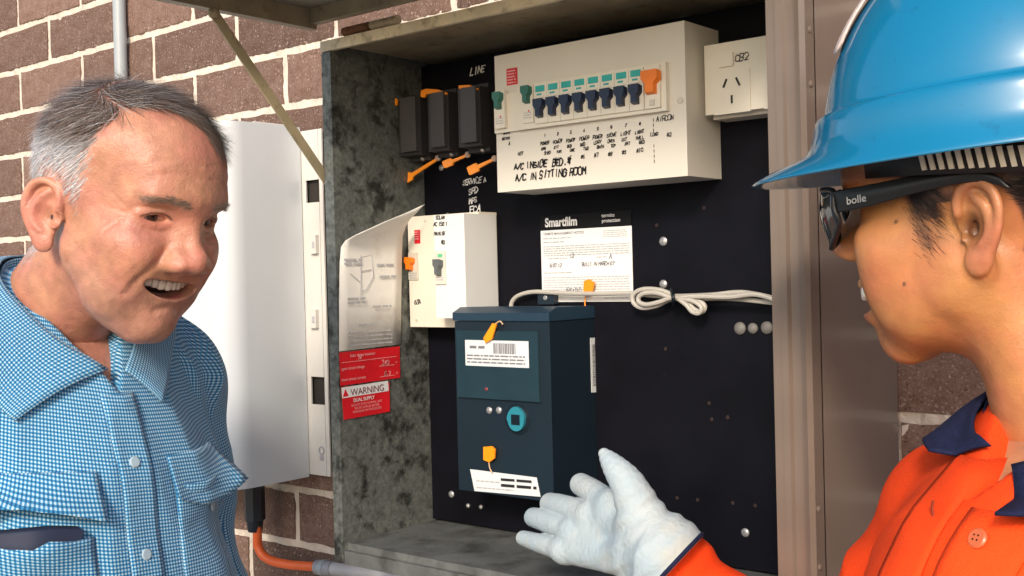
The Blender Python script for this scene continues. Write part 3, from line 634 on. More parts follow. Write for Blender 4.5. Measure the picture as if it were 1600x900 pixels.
obj('collar', tube([(gx, -.05, IZ0-.001), (gx, -.05, gz-.012)], .0165, n=8), m_ring, bk_, bev=.001)
obj('nut', tube([(gx, -.05, gz-.0115), (gx, -.05, gz-.03)], [.0135, .0115], n=12), m_ring, bk_, bev=.001)
gp = thing('grey_conduit', 'grey conduit with dark coupling running below the cabinet', 'pipe', tuple(onY(560, 890, -.035)))
A_, B_ = Vector(onY(496, 886, -.036)), Vector(onY(760, 918, -.030)); D_ = (B_-A_)
obj('pipe', tube([A_+D_*.10, B_, B_+D_*1.5], .0098, n=16), mat('pale_grey_conduit', (.42, .41, .42), .4), gp, smooth=True)
obj('coupling', tube([A_, A_+D_*.105], .0112, n=16), mat('coupling_grey', (.30, .30, .32), .4), gp, smooth=True)
obj('coupling_ring', tube([A_+D_*.03, A_+D_*.06], .0120, n=16), m_pvc, gp, smooth=True)
# ---------------------------------------------------------------- bodies and clothes: implicit surfaces meshed on a grid
f32 = np.float32
def smin(a, b, k):
    h = np.maximum(k-np.abs(a-b), 0)/k; return np.minimum(a, b)-h*h*k*.25
def smax(a, b, k): return -smin(-a, -b, k)
def ell(P, c, r):
    q = (P-np.array(c, f32))/np.array(r, f32); k0 = np.sqrt((q*q).sum(1))+1e-9
    k1 = np.sqrt(((q/np.array(r, f32))**2).sum(1))+1e-9; return k0*(k0-1)/k1
def sph(P, c, r): return np.sqrt(((P-np.array(c, f32))**2).sum(1))-r
def cap(P, a, b, ra, rb=None):
    rb = ra if rb is None else rb; a = np.array(a, f32); d = np.array(b, f32)-a; q = P-a
    t = np.clip((q@d)/max(1e-12, float(d@d)), 0, 1); return np.sqrt(((q-t[:, None]*d)**2).sum(1))-(ra+(rb-ra)*t)
def poly(P, pts, rs, k=0.0):
    d = None
    for i in range(len(pts)-1):
        e = cap(P, pts[i], pts[i+1], rs[i], rs[i+1]); d = e if d is None else (smin(d, e, k) if k else np.minimum(d, e))
    return d
def sym(P):
    Q = P.copy(); Q[:, 1] = np.abs(Q[:, 1]); return Q
def sstep(x, a, b):
    t = np.clip((x-a)/(b-a), 0, 1); return t*t*(3-2*t)
def wob(P, s, seed=0):
    r = np.random.default_rng(seed); d = np.zeros(len(P), f32)
    for _ in range(5):
        v = r.normal(size=3); v = v/np.linalg.norm(v)*s*r.uniform(.6, 1.5); d += np.sin(P@v.astype(f32)+r.uniform(0, 6.28))
    return d/5
def surf(f, lo, hi, h, proj=2):
    lo = np.array(lo, float); n = (np.ceil((np.array(hi)-lo)/h/4).astype(int)*4); H = 4*h
    cn = n//4
    ax = [lo[i]+H*(np.arange(cn[i])+.5) for i in range(3)]
    C = np.stack(np.meshgrid(*ax, indexing='ij'), -1).reshape(-1, 3).astype(f32)
    dc = np.concatenate([f(c) for c in np.array_split(C, max(1, len(C)//400000))])
    act = np.abs(dc) < H*1.45
    D = np.repeat(np.repeat(np.repeat(dc.reshape(cn), 4, 0), 4, 1), 4, 2).astype(f32)
    ai = np.argwhere(act.reshape(cn))*4
    off = np.stack(np.meshgrid(*[np.arange(4)]*3, indexing='ij'), -1).reshape(-1, 3)
    I = (ai[:, None, :]+off[None]).reshape(-1, 3)
    dv = np.concatenate([f(c) for c in np.array_split((lo+I*h).astype(f32), max(1, len(I)//400000))])
    D[I[:, 0], I[:, 1], I[:, 2]] = dv
    S = D < 0
    cs = np.zeros(tuple(n-1), np.int8); K = [(a, b, c) for a in (0, 1) for b in (0, 1) for c in (0, 1)]
    for a, b, c in K: cs += S[a:n[0]-1+a, b:n[1]-1+b, c:n[2]-1+c]
    cells = np.argwhere((cs > 0) & (cs < 8)); idx = -np.ones(tuple(n-1), np.int32); idx[cells[:, 0], cells[:, 1], cells[:, 2]] = np.arange(len(cells))
    vals = np.stack([D[cells[:, 0]+a, cells[:, 1]+b, cells[:, 2]+c] for a, b, c in K], 1)
    acc = np.zeros((len(cells), 3)); cnt = np.zeros(len(cells))
    for i in range(8):
        for j in range(i+1, 8):
            a, b = np.array(K[i]), np.array(K[j])
            if np.abs(a-b).sum() != 1: continue
            m = (vals[:, i] < 0) != (vals[:, j] < 0); t = vals[m, i]/(vals[m, i]-vals[m, j])
            acc[m] += a+(b-a)*t[:, None]; cnt[m] += 1
    V = lo+(cells+acc/cnt[:, None])*h
    F = []
    for ax_ in range(3):
        e = [1, 1, 1]; e[ax_] = 0; u, v = [k for k in range(3) if k != ax_]
        sl0 = [slice(1, n[k]-1) for k in range(3)]; sl0[ax_] = slice(0, n[ax_]-1); sl1 = list(sl0); sl1[ax_] = slice(1, n[ax_])
        A, B = S[tuple(sl0)], S[tuple(sl1)]; w = np.argwhere(A != B); p = w+np.array(e)
        flip = A[w[:, 0], w[:, 1], w[:, 2]]
        du = np.zeros(3, int); du[u] = 1; dw = np.zeros(3, int); dw[v] = 1
        q = np.stack([idx[tuple((p-o).T)] for o in (du+dw, dw, np.zeros(3, int), du)], 1)
        if ax_ == 1: flip = ~flip
        q[~flip] = q[~flip][:, ::-1]; F.append(q)
    F = np.concatenate(F); F = F[(F >= 0).all(1)]
    V = V.astype(f32)
    for _ in range(proj):
        d = f(V); e = h*.5; g = np.stack([f(V+np.array(o, f32)*e) for o in np.eye(3)], 1)-d[:, None]; g /= e
        g2 = np.maximum((g*g).sum(1), .15); V = V-(np.clip(d/g2, -h, h))[:, None]*g*.8
    return V, F
def mesh_of(name, V, F, attrs=None):
    me = bpy.data.meshes.new(name); nv, nf = len(V), len(F)
    me.vertices.add(nv); me.vertices.foreach_set('co', np.asarray(V, f32).ravel())
    me.loops.add(nf*4); me.loops.foreach_set('vertex_index', np.asarray(F, np.int32).ravel())
    me.polygons.add(nf); me.polygons.foreach_set('loop_start', np.arange(0, nf*4, 4, dtype=np.int32))
    me.update(calc_edges=True); me.validate()
    for k, a in (attrs or {}).items():
        if a.ndim == 2:
            at = me.color_attributes.new(k, 'FLOAT_COLOR', 'POINT'); at.data.foreach_set('color', np.concatenate([a, np.ones((nv, 1))], 1).astype(f32).ravel())
        else:
            at = me.attributes.new(k, 'FLOAT', 'POINT'); at.data.foreach_set('value', a.astype(f32))
    me.polygons.foreach_set('use_smooth', [True]*nf)
    return me
def eul(a, b, c):
    a, b, c = map(math.radians, (a, b, c)); ca, sa, cb, sb, cc, sc = math.cos(a), math.sin(a), math.cos(b), math.sin(b), math.cos(c), math.sin(c)
    return np.array([[cc, -sc, 0], [sc, cc, 0], [0, 0, 1]])@np.array([[cb, 0, sb], [0, 1, 0], [-sb, 0, cb]])@np.array([[1, 0, 0], [0, ca, -sa], [0, sa, ca]])
def skin_mat(name, rough, mott, bump, sss=.12):
    m = bpy.data.materials.new(name); m.use_nodes = True; n = m.node_tree.nodes; l = m.node_tree.links; b = n['Principled BSDF']
    at = n.new('ShaderNodeAttribute'); at.attribute_name = 'skin_colour'; tc = n.new('ShaderNodeTexCoord')
    n1 = n.new('ShaderNodeTexNoise'); n1.inputs['Scale'].default_value = 70; n1.inputs['Detail'].default_value = 6; l.new(tc.outputs['Object'], n1.inputs['Vector'])
    mr = n.new('ShaderNodeMapRange'); mr.inputs[1].default_value = .3; mr.inputs[2].default_value = .7; mr.inputs[3].default_value = 1-mott; mr.inputs[4].default_value = 1+mott; l.new(n1.outputs[0], mr.inputs[0])
    hs = n.new('ShaderNodeHueSaturation'); l.new(at.outputs['Color'], hs.inputs['Color']); l.new(mr.outputs[0], hs.inputs['Value'])
    n3 = n.new('ShaderNodeTexNoise'); n3.inputs['Scale'].default_value = 28; n3.inputs['Detail'].default_value = 3; l.new(tc.outputs['Object'], n3.inputs['Vector'])
    mr3 = n.new('ShaderNodeMapRange'); mr3.inputs[1].default_value = .35; mr3.inputs[2].default_value = .65; mr3.inputs[3].default_value = .492; mr3.inputs[4].default_value = .508; l.new(n3.outputs[0], mr3.inputs[0]); l.new(mr3.outputs[0], hs.inputs['Hue'])
    l.new(hs.outputs[0], b.inputs['Base Color']); b.inputs['Roughness'].default_value = rough
    b.inputs['Subsurface Weight'].default_value = sss; b.inputs['Subsurface Radius'].default_value = (1, .35, .2); b.inputs['Subsurface Scale'].default_value = .004
    vo = n.new('ShaderNodeTexNoise'); vo.inputs['Scale'].default_value = 620; vo.inputs['Detail'].default_value = 3; l.new(tc.outputs['Object'], vo.inputs['Vector'])
    n2 = n.new('ShaderNodeTexNoise'); n2.inputs['Scale'].default_value = 120; n2.inputs['Detail'].default_value = 4; l.new(tc.outputs['Object'], n2.inputs['Vector'])
    ad = n.new('ShaderNodeMath'); ad.operation = 'MULTIPLY_ADD'; ad.inputs[1].default_value = .5; l.new(vo.outputs[0], ad.inputs[0]); l.new(n2.outputs[0], ad.inputs[2])
    bp = n.new('ShaderNodeBump'); bp.inputs['Strength'].default_value = bump; bp.inputs['Distance'].default_value = .0016; l.new(ad.outputs[0], bp.inputs['Height']); l.new(bp.outputs[0], b.inputs['Normal'])
    return m
def mixc(a, b, t): return a*(1-t[:, None])+np.array(b, f32)[None]*t[:, None]
# ---------------------------------------------------------------- heads. local axes: x forward, y to the person's left, z up, origin between the ear canals
def ear_sdf(P, k=1.0, flare=.42, y0=.070, p_rim=1.0, con_r=(.0070, .0075, .0105), p_cx=-.003):
    Q = sym(P); x, z = Q[:, 0]+.004, Q[:, 2]; t = np.clip(-x+.004, 0, .05)
    w = Q[:, 1]-(y0+t*flare)                                       # w: out of the ear plate
    E = np.stack([x, w, z], 1)/k
    HL = spline([(.0065, .000, .000), (.0088, .003, .011), (.0066, .0045, .0215), (-.001, .0050, .0290), (-.011, .0052, .0290), (-.0188, .0052, .0220), (-.0222, .005, .0100), (-.0205, .0045, -.004), (-.0150, .003, -.016), (-.0085, .002, -.026)], 4)
    hel = poly(E, HL, [.0031*p_rim]*len(HL), .0015)
    pl = ell(E, (-.0065, -.0005, .003), (.0160, .0036, .0285))
    lob = ell(E, (-.003, .001, -.0275), (.0085, .0045, .0095))
    AN = spline([(-.004, .003, .020), (-.0115, .0038, .011), (-.0140, .004, .000), (-.0115, .0035, -.010), (-.0055, .003, -.0165)], 4)
    ant = poly(E, AN, [.0028]*len(AN), .0015)
    tr = cap(E, (.0078, .002, -.002), (.0065, .0030, -.009), .0044, .0036)
    d = smin(smin(pl, hel, .0035), smin(lob, ant, .004), .005); d = smin(d, tr, .004)
    con = ell(E, (p_cx, .0055, -.003), con_r); d = smax(d, -con, .004)
    return d*k
def pl2(u, v, pts):
    P = np.stack([u, v, 0*u], 1); Q = spline([(a, b, 0) for a, b in pts], 4); return poly(P, Q, [0]*len(Q))
def head_sdf(P, p):
    """p: the person's numbers"""
    S = sym(P); x, ay, z = P[:, 0], S[:, 1], P[:, 2]; cz, cx = p['chinz'], p['chinx']; mx = p['mx']
    d = ell(P, (-.001, 0, .048), (.0965, .0765, .0865))
    d = smin(d, ell(P, (.044, 0, .050), (.052, .061, .058)), .03)                  # forehead
    d = smin(d, ell(P, (.038, 0, -.016), (p['facex'], p['facew'], .063)), .03)                   # face mass
    d = smin(d, poly(S, [(.014, p['jaww'], -.026), (.020, p['jaww']-.002, p['gonz']), (.05+cx*.4, .033, -.061+cz), (.080+cx, .011, -.085+cz)], [.017, .0165, .0165, .0155], .02), .022)
    d = smin(d, sph(P, (.086+cx, 0, -.080+cz), .0160*p['chin']), .016)
    d = smin(d, ell(P, (.035, 0, -.062+cz), (.045, .034, .018)), .03)                   # under the jaw
    d = smin(d, ell(S, (.060, .045, -.004), (.022, .020, .016)), .024)              # cheek bone
    d = smin(d, ell(S, (p['cheekx'], p['cheeky'], -.017), (.0185, .018*p['cheek'], .018*p['cheek'])), .018)   # raised cheek
    d = smin(d, ell(S, (.054, .041, -.040), (.024, .015*p['jowl'], .024)), .024)
    d = smin(d, ell(P, (.080+mx*.7, 0, -.036), (.020, p['muzw'], .026)), .020)               # muzzle
    d = smin(d, poly(S, [(.0900, .008, .0365), (.0870, .023, .0385), (.081, .036, .0380), (.066, .049, .034)], [.0105*p['brow'], .0108*p['brow'], .0105*p['brow'], .0085], .006), .014)   # brow
    xs = x+.42*(ay-.032)
    T = np.stack([xs, ay, z], 1)
    d = smax(d, -ell(T, (.099, .032, .020), (.017, .0185, .0115)), .014)           # eye socket
    d = smax(d, -ell(S, (.068, .076, .038), (.03, .013, .03)), .03)                # temple
    e = smax(sph(S, (.0695, .032, .0205), .0140), -ell(T, (.0845, .0322, .0200), (.012, .0128, p['slit'])), .0012)
    d = smin(d, e, .006)
    d = smax(d, -ell(T, (.0845, .0322, .0200), (.008, .0124, p['slit'])), .0012)
    UL = spline([(.0830, .0185, .0225), (.0848, .026, .0268), (.0852, .034, .0272), (.0835, .0465, .0225)], 3)
    d = smin(d, poly(T, UL, [.0034*p['lid']]*len(UL), .0015), .0035)     # upper lid fold
    LL = spline([(.0825, .020, .0150), (.0836, .028, .0122), (.0834, .037, .0124), (.0805, .046, .0160)], 3)
    d = smin(d, poly(T, LL, [.0026]*len(LL), .0015), .006)
    d = smin(d, ell(P, (.0935, 0, .041), (.0105, .016, .014)), .014)
    # nose
    nw = p['nosew']; nz = p['nosez']
    d = smin(d, cap(P, (p['nas'], 0, .029), (p['tip']-.003, 0, nz+.0035), .0066, .0090), .011)
    d = smin(d, sph(P, (p['tip'], 0, nz-.001), .0104*nw), .008)
    d = smin(d, ell(S, (.1010, .0140*nw, nz-.005), (.0135, .0078*nw, .0090)), .010)
    d = smin(d, cap(S, (.088, .007, .012), (.099, .011*nw, nz), .006), .010)
    d = smin(d, cap(P, (p['tip']-.005, 0, nz-.0075), (.0965+mx*.5, 0, nz-.0155), .0052), .006)
    d = smax(d, -ell(S, (p['tip']-.0055, .0078*nw, nz-.0130), (.0062, .0037, .0050)), .0025)
    # folds and creases: shallow furrows measured in the face's own front view
    for pts, wd, dp in p['furrows']:
        d = d+dp*np.exp(-(pl2(S[:, 1], z, pts)/wd)**2)*sstep(x, .03, .045)
    for pts, wd, dp in p['side_furrows']:
        d = d+dp*np.exp(-(pl2(x, z, pts)/wd)**2)*sstep(ay, .03, .042)
    # mouth: z bent so that the corners rise
    up = p['smile']; zz = z+p['tilt']*P[:, 1]-up*(np.minimum(ay, .036)**2)/.001; xm = x-mx+p['mcurve']*np.minimum(ay, .04)**2
    Mq = np.stack([xm, ay, zz], 1); o = p['open']; zm = p['mz']; lp = p['lips']
    d = smin(d, poly(Mq, [(.0985, 0, zm+.0050), (.0985, .006, zm+.0060), (.0975, .018, zm+.0048), (.0930, p['mw'], zm+.001)], [.0040*lp, .0042*lp, .0040*lp, .002], .003), .006)
    d = smin(d, poly(Mq, [(.0960, 0, zm-o-.0032), (.0955, .014, zm-o*.9-.0026), (.0925, p['mw'], zm-.001)], [.0056*lp, .0050*lp, .002], .003), .007)
    d = smax(d, -smax(ell(Mq, (.095, 0, zm-o*.45), (.6, p['mw']-.0015, .0015+o*.62)), .066-x, .004), .0022)
    # ears
    d = smin(d, ear_sdf(P, p['ear'], p_rim=p['rim'], con_r=p['concha'], flare=p['flare'], p_cx=p['conx']), .0045)
    d = smax(d, -ell(sym(P), (.0035, .076, -.003), (.0055, .007, .0065)), .003)
    return d
def head_masks(P, p):
    S = sym(P); x, y, ay, z = P[:, 0], P[:, 1], S[:, 1], P[:, 2]; up = p['smile']
    zz = z+p['tilt']*P[:, 1]-up*(np.minimum(ay, .036)**2)/.001; xm = x-p['mx']+p['mcurve']*np.minimum(ay, .04)**2; Mq = np.stack([xm, ay, zz], 1); o = p['open']; zm = p['mz']
    lip = np.minimum(poly(Mq, [(.100, 0, zm+.005), (.100, .006, zm+.0062), (.098, .018, zm+.005), (.093, p['mw'], zm+.001)], [.0044, .0046, .004, .001]),
                     poly(Mq, [(.098, 0, zm-o-.0035), (.098, .014, zm-o*.9-.0028), (.0925, p['mw'], zm-.001)], [.0062, .0056, .001]))
    inside = np.maximum(ell(Mq, (.085, 0, zm-o*.45), (.6, p['mw']-.0018, .0006+o*.60)), .060-x)
    cheek = np.exp(-((S-np.array((.078, .042, -.012), f32))**2).sum(1)/.018**2); nose = np.exp(-((P-np.array((.108, 0, p['nosez']), f32))**2).sum(1)/.016**2)
    ear = sstep(ay, .070, .078)*sstep(x, .02, .008)*sstep(z, -.045, -.035)*sstep(z, .045, .035)
    return dict(lip=1-sstep(lip, -.0004, .0016), mouth=1-sstep(inside, -.0006, .0004), cheek=cheek, nose=nose, ear=ear)
def place(V, R, O, s=1.0): return (np.asarray(V, float)*s)@R.T+O
def eyes(par, R, O, s, iris, gaze):
    for sy in (-1, 1):
        c = np.array((.0690, sy*.032, .0205)); g = np.array(gaze, float); g /= np.linalg.norm(g)
        bm = bmesh.new(); bmesh.ops.create_uvsphere(bm, u_segments=28, v_segments=28, radius=.0124)
        V = np.array([v.co[:] for v in bm.verts]); 
        for v in bm.verts: v.co = Vector((v.co.z, v.co.y, -v.co.x))
        V = np.array([v.co[:] for v in bm.verts]); 
        a = np.arccos(np.clip(V[:, 0]/.0124, -1, 1))*.0124
        colr = np.tile(np.array((.62, .57, .54)), (len(V), 1)); colr[a < .0061] = np.array(iris)*.5; colr[a < .0055] = iris; colr[a < .0026] = (.004, .004, .004)
        G = np.stack([g, np.cross((0, 0, 1), g)/np.linalg.norm(np.cross((0, 0, 1), g)), np.zeros(3)], 1); G[:, 2] = np.cross(G[:, 0], G[:, 1])
        Wd = place(V@G.T+c, R, O, s)
        for v, w in zip(bm.verts, Wd): v.co = w
        me = bpy.data.meshes.new('eye'); bm.to_mesh(me); bm.free()
        at = me.color_attributes.new('skin_colour', 'FLOAT_COLOR', 'POINT'); at.data.foreach_set('color', np.concatenate([colr, np.ones((len(V), 1))], 1).ravel())
        link('eye', me, m_eye, par, True)
def teeth(par, R, O, s, p, zc, x0=.0925, low=False, n=5):
    up = p['smile']; wds = [.0043, .0034, .0039, .0036, .0036, .0034]; y = 0; sg = -1 if low else 1
    for k in range(n):
        w = wds[k]*(.75 if low else 1); 
        for sy in (-1, 1):
            yc = sy*(y+w); h = (.0052, .0047, .0050, .0043, .0041, .004)[k]*(.8 if low else 1)
            xc = x0-8*yc*yc; an = math.atan(16*yc)
            bm = bmesh.new(); bmesh.ops.create_uvsphere(bm, u_segments=10, v_segments=8, radius=1)
            for v in bm.verts:
                q = Vector([math.copysign(abs(t)**.55, t) for t in v.co]); q = Vector((q.x*.0028, q.y*w*.97, q.z*h))
                q = Vector((q.x*math.cos(an)-q.y*math.sin(an), q.x*math.sin(an)+q.y*math.cos(an), q.z)) if False else Vector((q.x-q.y*math.sin(an), q.y*math.cos(an), q.z))
                z_ = zc-p['tilt']*yc+up*min(abs(yc), .036)**2/.001
                v.co = place(np.array([[q.x+xc, q.y+yc, q.z+z_]]), R, O, s)[0]
            obj('tooth', bm, m_tooth, par, smooth=True)
        y += 2*w
m_eye = skin_mat('eye_surface', .12, .02, 0, 0)
m_tooth = mat('tooth_enamel', (.74, .69, .60), .2, var=.03)
def strands(name, roots, dirs, length, m, par, seg=4, wid=.0005, normals=None, lift=.3, bend=0.0, jit=.25, drop=None):
    """thin tapering ribbons combed along dirs (world space arrays)"""
    n = len(roots); V = np.zeros((n, seg+1, 2, 3)); P = roots.copy(); N = normals
    D = dirs+rng.normal(0, jit, (n, 3)); D /= np.linalg.norm(D, axis=1)[:, None]
    L = length*rng.uniform(.7, 1.15, n) if np.isscalar(length) else length*rng.uniform(.75, 1.15, n)
    t = D+N*lift
    side = np.cross(D, N); side /= np.linalg.norm(side, axis=1)[:, None]+1e-9
    for k in range(seg+1):
        w = wid*(1-.75*k/seg); V[:, k, 0] = P-side*w/2; V[:, k, 1] = P+side*w/2
        tt = t-N*lift*(k+.5)/seg*1.1
        if drop is not None: tt = tt+np.array(drop)*(k/seg)
        P = P+tt/np.linalg.norm(tt, axis=1)[:, None]*(L/seg)[:, None]
    i = np.arange(n)[:, None, None]*(2*(seg+1))+np.arange(seg)[None, :, None]*2+np.array([0, 1, 3, 2])[None, None]
    me = mesh_of(name, V.reshape(-1, 3), i.reshape(-1, 4)); return link(name, me, m, par, True)
def normals_of(V, F):
    a, b, c, d = (V[F[:, i]] for i in range(4)); fn = np.cross(c-a, d-b); N = np.zeros_like(V)
    for i in range(4): np.add.at(N, F[:, i], fn)
    return N/(np.linalg.norm(N, axis=1)[:, None]+1e-12)
def sample(F, V, w, n):
    """n random points on quads weighted by area*mask"""
    a, b, c, d = (V[F[:, i]] for i in range(4)); A = np.linalg.norm(np.cross(c-a, d-b), axis=1)*w[F].mean(1); A /= A.sum()
    f = rng.choice(len(F), n, p=A); u, v = rng.random((2, n)); W4 = np.stack([(1-u)*(1-v), u*(1-v), u*v, (1-u)*v], 1)
    return f, W4
def quad_at(F, X, f, W4): return (X[F[f]]*W4[:, :, None]).sum(1)
# ---------------------------------------------------------------- the man in the checked shirt
RM, OM = eul(-2.0, 16.0, 9.2), np.array([-.1497, -.5426, 1.567])
PM = dict(chin=.98, chinz=-.002, chinx=-.017, cheek=.98, cheeky=.034, flare=.42, jowl=.80, slit=.0050, muzw=.033, facex=.050, cheekx=.073, nas=.0925, conx=-.003, nosew=1.13, tip=.1100, nosez=-.0125, smile=.0036, tilt=.09, open=.0120, mz=-.0410, mx=-.0185, mw=.0345, mcurve=6.0, facew=.0495, jaww=.0465, ear=.98, rim=1.0, concha=(.0070, .0075, .0105), gonz=-.034, brow=1.05, lid=.95, lips=.8,
          furrows=[([(.0235, -.010), (.031, -.021), (.0405, -.037), (.0435, -.052)], .0046, .0018), ([(.046, -.028), (.052, -.040), (.053, -.054)], .0036, .0004),
                   ([(.004, .062), (.022, .065), (.044, .060)], .0022, .0004), ([(.004, .074), (.024, .077), (.046, .071)], .0022, .0004),
                   ([(.020, .0125), (.030, .0085), (.041, .0095)], .0028, .0006), ([(.013, -.066), (0, -.062)], .004, .0014)],
          side_furrows=[([(.066, .026), (.052, .034)], .0016, .0005), ([(.067, .020), (.052, .0205)], .0016, .0005), ([(.067, .015), (.054, .008)], .0016, .0005), ([(.064, .010), (.056, -.002)], .0016, .0007), ([(.026, -.02), (.020, -.04)], .003, .0008)])
RT = eul(0, 0, 5)
NK0 = np.array([-.132, 0.0, -.115])        # neck root, world axes about the head origin
nk = (RT@NK0)@RM
def man_f(P):
    d = head_sdf(P, PM)
    d = smin(d, cap(P, (-.022, 0, -.035), tuple(nk), .050, .062), .018)
    d = smin(d, ell(P, (.030, 0, -.080), (.026, .018, .018)), .03)
    return smax(d, -(P@np.array((.55, 0, .83), f32)+.205), .01)
Vm, Fm = surf(man_f, (-.24, -.115, -.30), (.135, .115, .142), .00135)
def man_torso(P, arms=True):
    S = sym(P)
    d = ell(P, (-.105, 0, -.27), (.122, .160, .175))
    d = smin(d, ell(P, (-.090, 0, -.47), (.140, .164, .20)), .10)
    d = smin(d, ell(P, (-.13, 0, -.72), (.13, .172, .17)), .10)
    d = smin(d, cap(S, (-.138, .045, -.105), (-.118, .143, -.165), .056, .058), .05)
    d = smin(d, cap(P, (-.132, 0, -.12), (-.12, 0, -.25), .07, .12), .05)
    if arms:
        a = poly(S, [(-.122, .153, -.175), (-.125, .188, -.43), (.02, .185, -.62)], [.060, .050, .042], .02)
        d = smin(d, a, .018)
    return d
def man_shirt(P):
    d = man_torso(P); S = sym(P)
    x, y, z = P.T
    d = d-.0035*np.sin(55*z+38*np.abs(y)+14*x+2*wob(P, 9, 3))*sstep(z, -.08, -.2)*sstep(np.abs(y), .04, .10)-.0022*wob(P, 26, 1)-.0008*wob(P, 70, 2)
    for sd_, sc_, am in ((11, 17, .0042), (12, 26, .0030)):
        Q_ = P*np.array((1, 1.5, .75), f32)+.012*np.stack([wob(P, 22, sd_+20), wob(P, 22, sd_+30), wob(P, 22, sd_+40)], 1)
        d = d-am*np.maximum(0, 1-np.abs(wob(Q_, sc_, sd_))*3.4)**1.5
    d = d-.005*np.exp(-(((y-.10)*.75+(z+.17)*.5)/.012)**2)*sstep(x, -.08, -.02)
    d = d-.0045*np.exp(-(((y-.135)*.9+(z+.20)*.3)/.010)**2)*sstep(x, -.10, -.04)
    # open neck: a wedge down the front
    wv = np.abs(y+.004)-np.clip((z+.165)*.55, -.02, .05)
    d = smax(d, -smax(smax(wv, -(x+.062), .004), -(z+.19), .004), .003)
    return smax(d, -(z+.80), .004)
Vs, Fs = surf(man_shirt, (-.32, -.34, -.82), (.14, .34, .02), .0042)
def gingham(name, per, cols, rough=.85):
    m = bpy.data.materials.new(name); m.use_nodes = True; n = m.node_tree.nodes; l = m.node_tree.links; b = n['Principled BSDF']
    def bars(a):
        at = n.new('ShaderNodeAttribute'); at.attribute_name = a
        k = n.new('ShaderNodeMath'); k.operation = 'MULTIPLY'; k.inputs[1].default_value = 2*math.pi/per; l.new(at.outputs['Fac'], k.inputs[0])
        s = n.new('ShaderNodeMath'); s.operation = 'SINE'; l.new(k.outputs[0], s.inputs[0])
        r = n.new('ShaderNodeMapRange'); r.inputs[1].default_value = -.25; r.inputs[2].default_value = .25; l.new(s.outputs[0], r.inputs[0]); return r.outputs[0]
    ad = n.new('ShaderNodeMath'); l.new(bars('cloth_u'), ad.inputs[0]); l.new(bars('cloth_v'), ad.inputs[1])
    cr = n.new('ShaderNodeValToRGB'); e = cr.color_ramp.elements; e[0].position = 0; e[0].color = (*cols[0], 1); e[1].position = 1; e[1].color = (*cols[2], 1)
    q = e.new(.5); q.color = (*cols[1], 1)
    h = n.new('ShaderNodeMath'); h.operation = 'MULTIPLY'; h.inputs[1].default_value = .5; l.new(ad.outputs[0], h.inputs[0]); l.new(h.outputs[0], cr.inputs[0]); l.new(cr.outputs[0], b.inputs['Base Color'])
    b.inputs['Roughness'].default_value = rough; b.inputs['Sheen Weight'].default_value = .15; b.inputs['Specular IOR Level'].default_value = .2
    tc = n.new('ShaderNodeTexCoord'); no = n.new('ShaderNodeTexNoise'); no.inputs['Scale'].default_value = 60; no.inputs['Detail'].default_value = 5; l.new(tc.outputs['Object'], no.inputs['Vector'])
    bp = n.new('ShaderNodeBump'); bp.inputs['Strength'].default_value = .35; bp.inputs['Distance'].default_value = .004; l.new(no.outputs[0], bp.inputs['Height']); l.new(bp.outputs[0], b.inputs['Normal'])
    return m
m_ging = gingham('blue_gingham', .0032, ((.007, .085, .22), (.040, .225, .42), (.42, .57, .66)))
def man_uv(V):
    an = np.arctan2(V[:, 1], V[:, 0]+.13); return dict(cloth_u=an*.155+.12*V[:, 2]*np.sign(V[:, 1])*0, cloth_v=V[:, 2]+.30*V[:, 0]+.10*V[:, 1])
def shape(name, f, rows, m, par, lift=0.0, thick=.0012, uv=None, O=OM, sub=6, R=RT):
    """a cloth patch: rows of control points (about the head origin) splined into a sheet with thickness; f pushes points out to lift above a surface"""
    A = np.array([spline(list(map(tuple, r)), sub) for r in rows]); B = np.array([spline(list(map(tuple, A[:, j])), sub) for j in range(A.shape[1])]).transpose(1, 0, 2)
    nu, nv = B.shape[:2]; V = B.reshape(-1, 3)
    if f is not None:
        for _ in range(3):
            e = 1e-3; d = f(V.astype(f32)); g = np.stack([f((V+np.array(o)*e).astype(f32))-d for o in np.eye(3)], 1)/e; g /= np.linalg.norm(g, axis=1)[:, None]+1e-9
            lf = lift.reshape(-1) if hasattr(lift, 'reshape') else lift
            V = V+np.maximum(lf-d, 0)[:, None]*g
    i = (np.arange(nu-1)[:, None]*nv+np.arange(nv-1)[None]).reshape(-1); F = np.stack([i, i+1, i+nv+1, i+nv], 1)
    G3 = V.reshape(nu, nv, 3); lu = np.linalg.norm(np.diff(G3, axis=1), axis=2).mean(0); lv = np.linalg.norm(np.diff(G3, axis=0), axis=2).mean(1)
    at = dict(cloth_u=np.tile(np.concatenate([[0], np.cumsum(lu)]), nu), cloth_v=np.repeat(np.concatenate([[0], np.cumsum(lv)]), nv)) if uv else {}
    me = mesh_of(name, (V@R.T if R is not None else V)+O, F, at); o = link(name, me, m, par, True)
    md = o.modifiers.new('thick', 'SOLIDIFY'); md.thickness = thick; md.offset = 0
    return o
def front_x(f, y, z, x0=.16, n=40):
    P = np.stack([np.full_like(y, x0), y, z], 1).astype(f32)
    for _ in range(n): P[:, 0] -= np.clip(f(P)*.8, -.01, .05)
    return P[:, 0]
m_skin_man = skin_mat('skin_man', .42, .17, .62)
mk = head_masks(Vm, PM); Wm = place(Vm, RM, OM); x, y, z = Vm.T; ay = np.abs(y)
col = np.tile(np.array((.45, .200, .128), f32), (len(Vm), 1))
col = mixc(col, (.50, .19, .13), .55*np.maximum(mk['cheek'], mk['nose'])); col = mixc(col, (.52, .20, .14), mk['ear']*.6)
jaw = sstep(z, -.035, -.055)*sstep(x, -.0, .03)*sstep(z, -.11, -.09)+sstep(x, .01, .03)*sstep(x, .065, .045)*sstep(z, -.02, -.045)
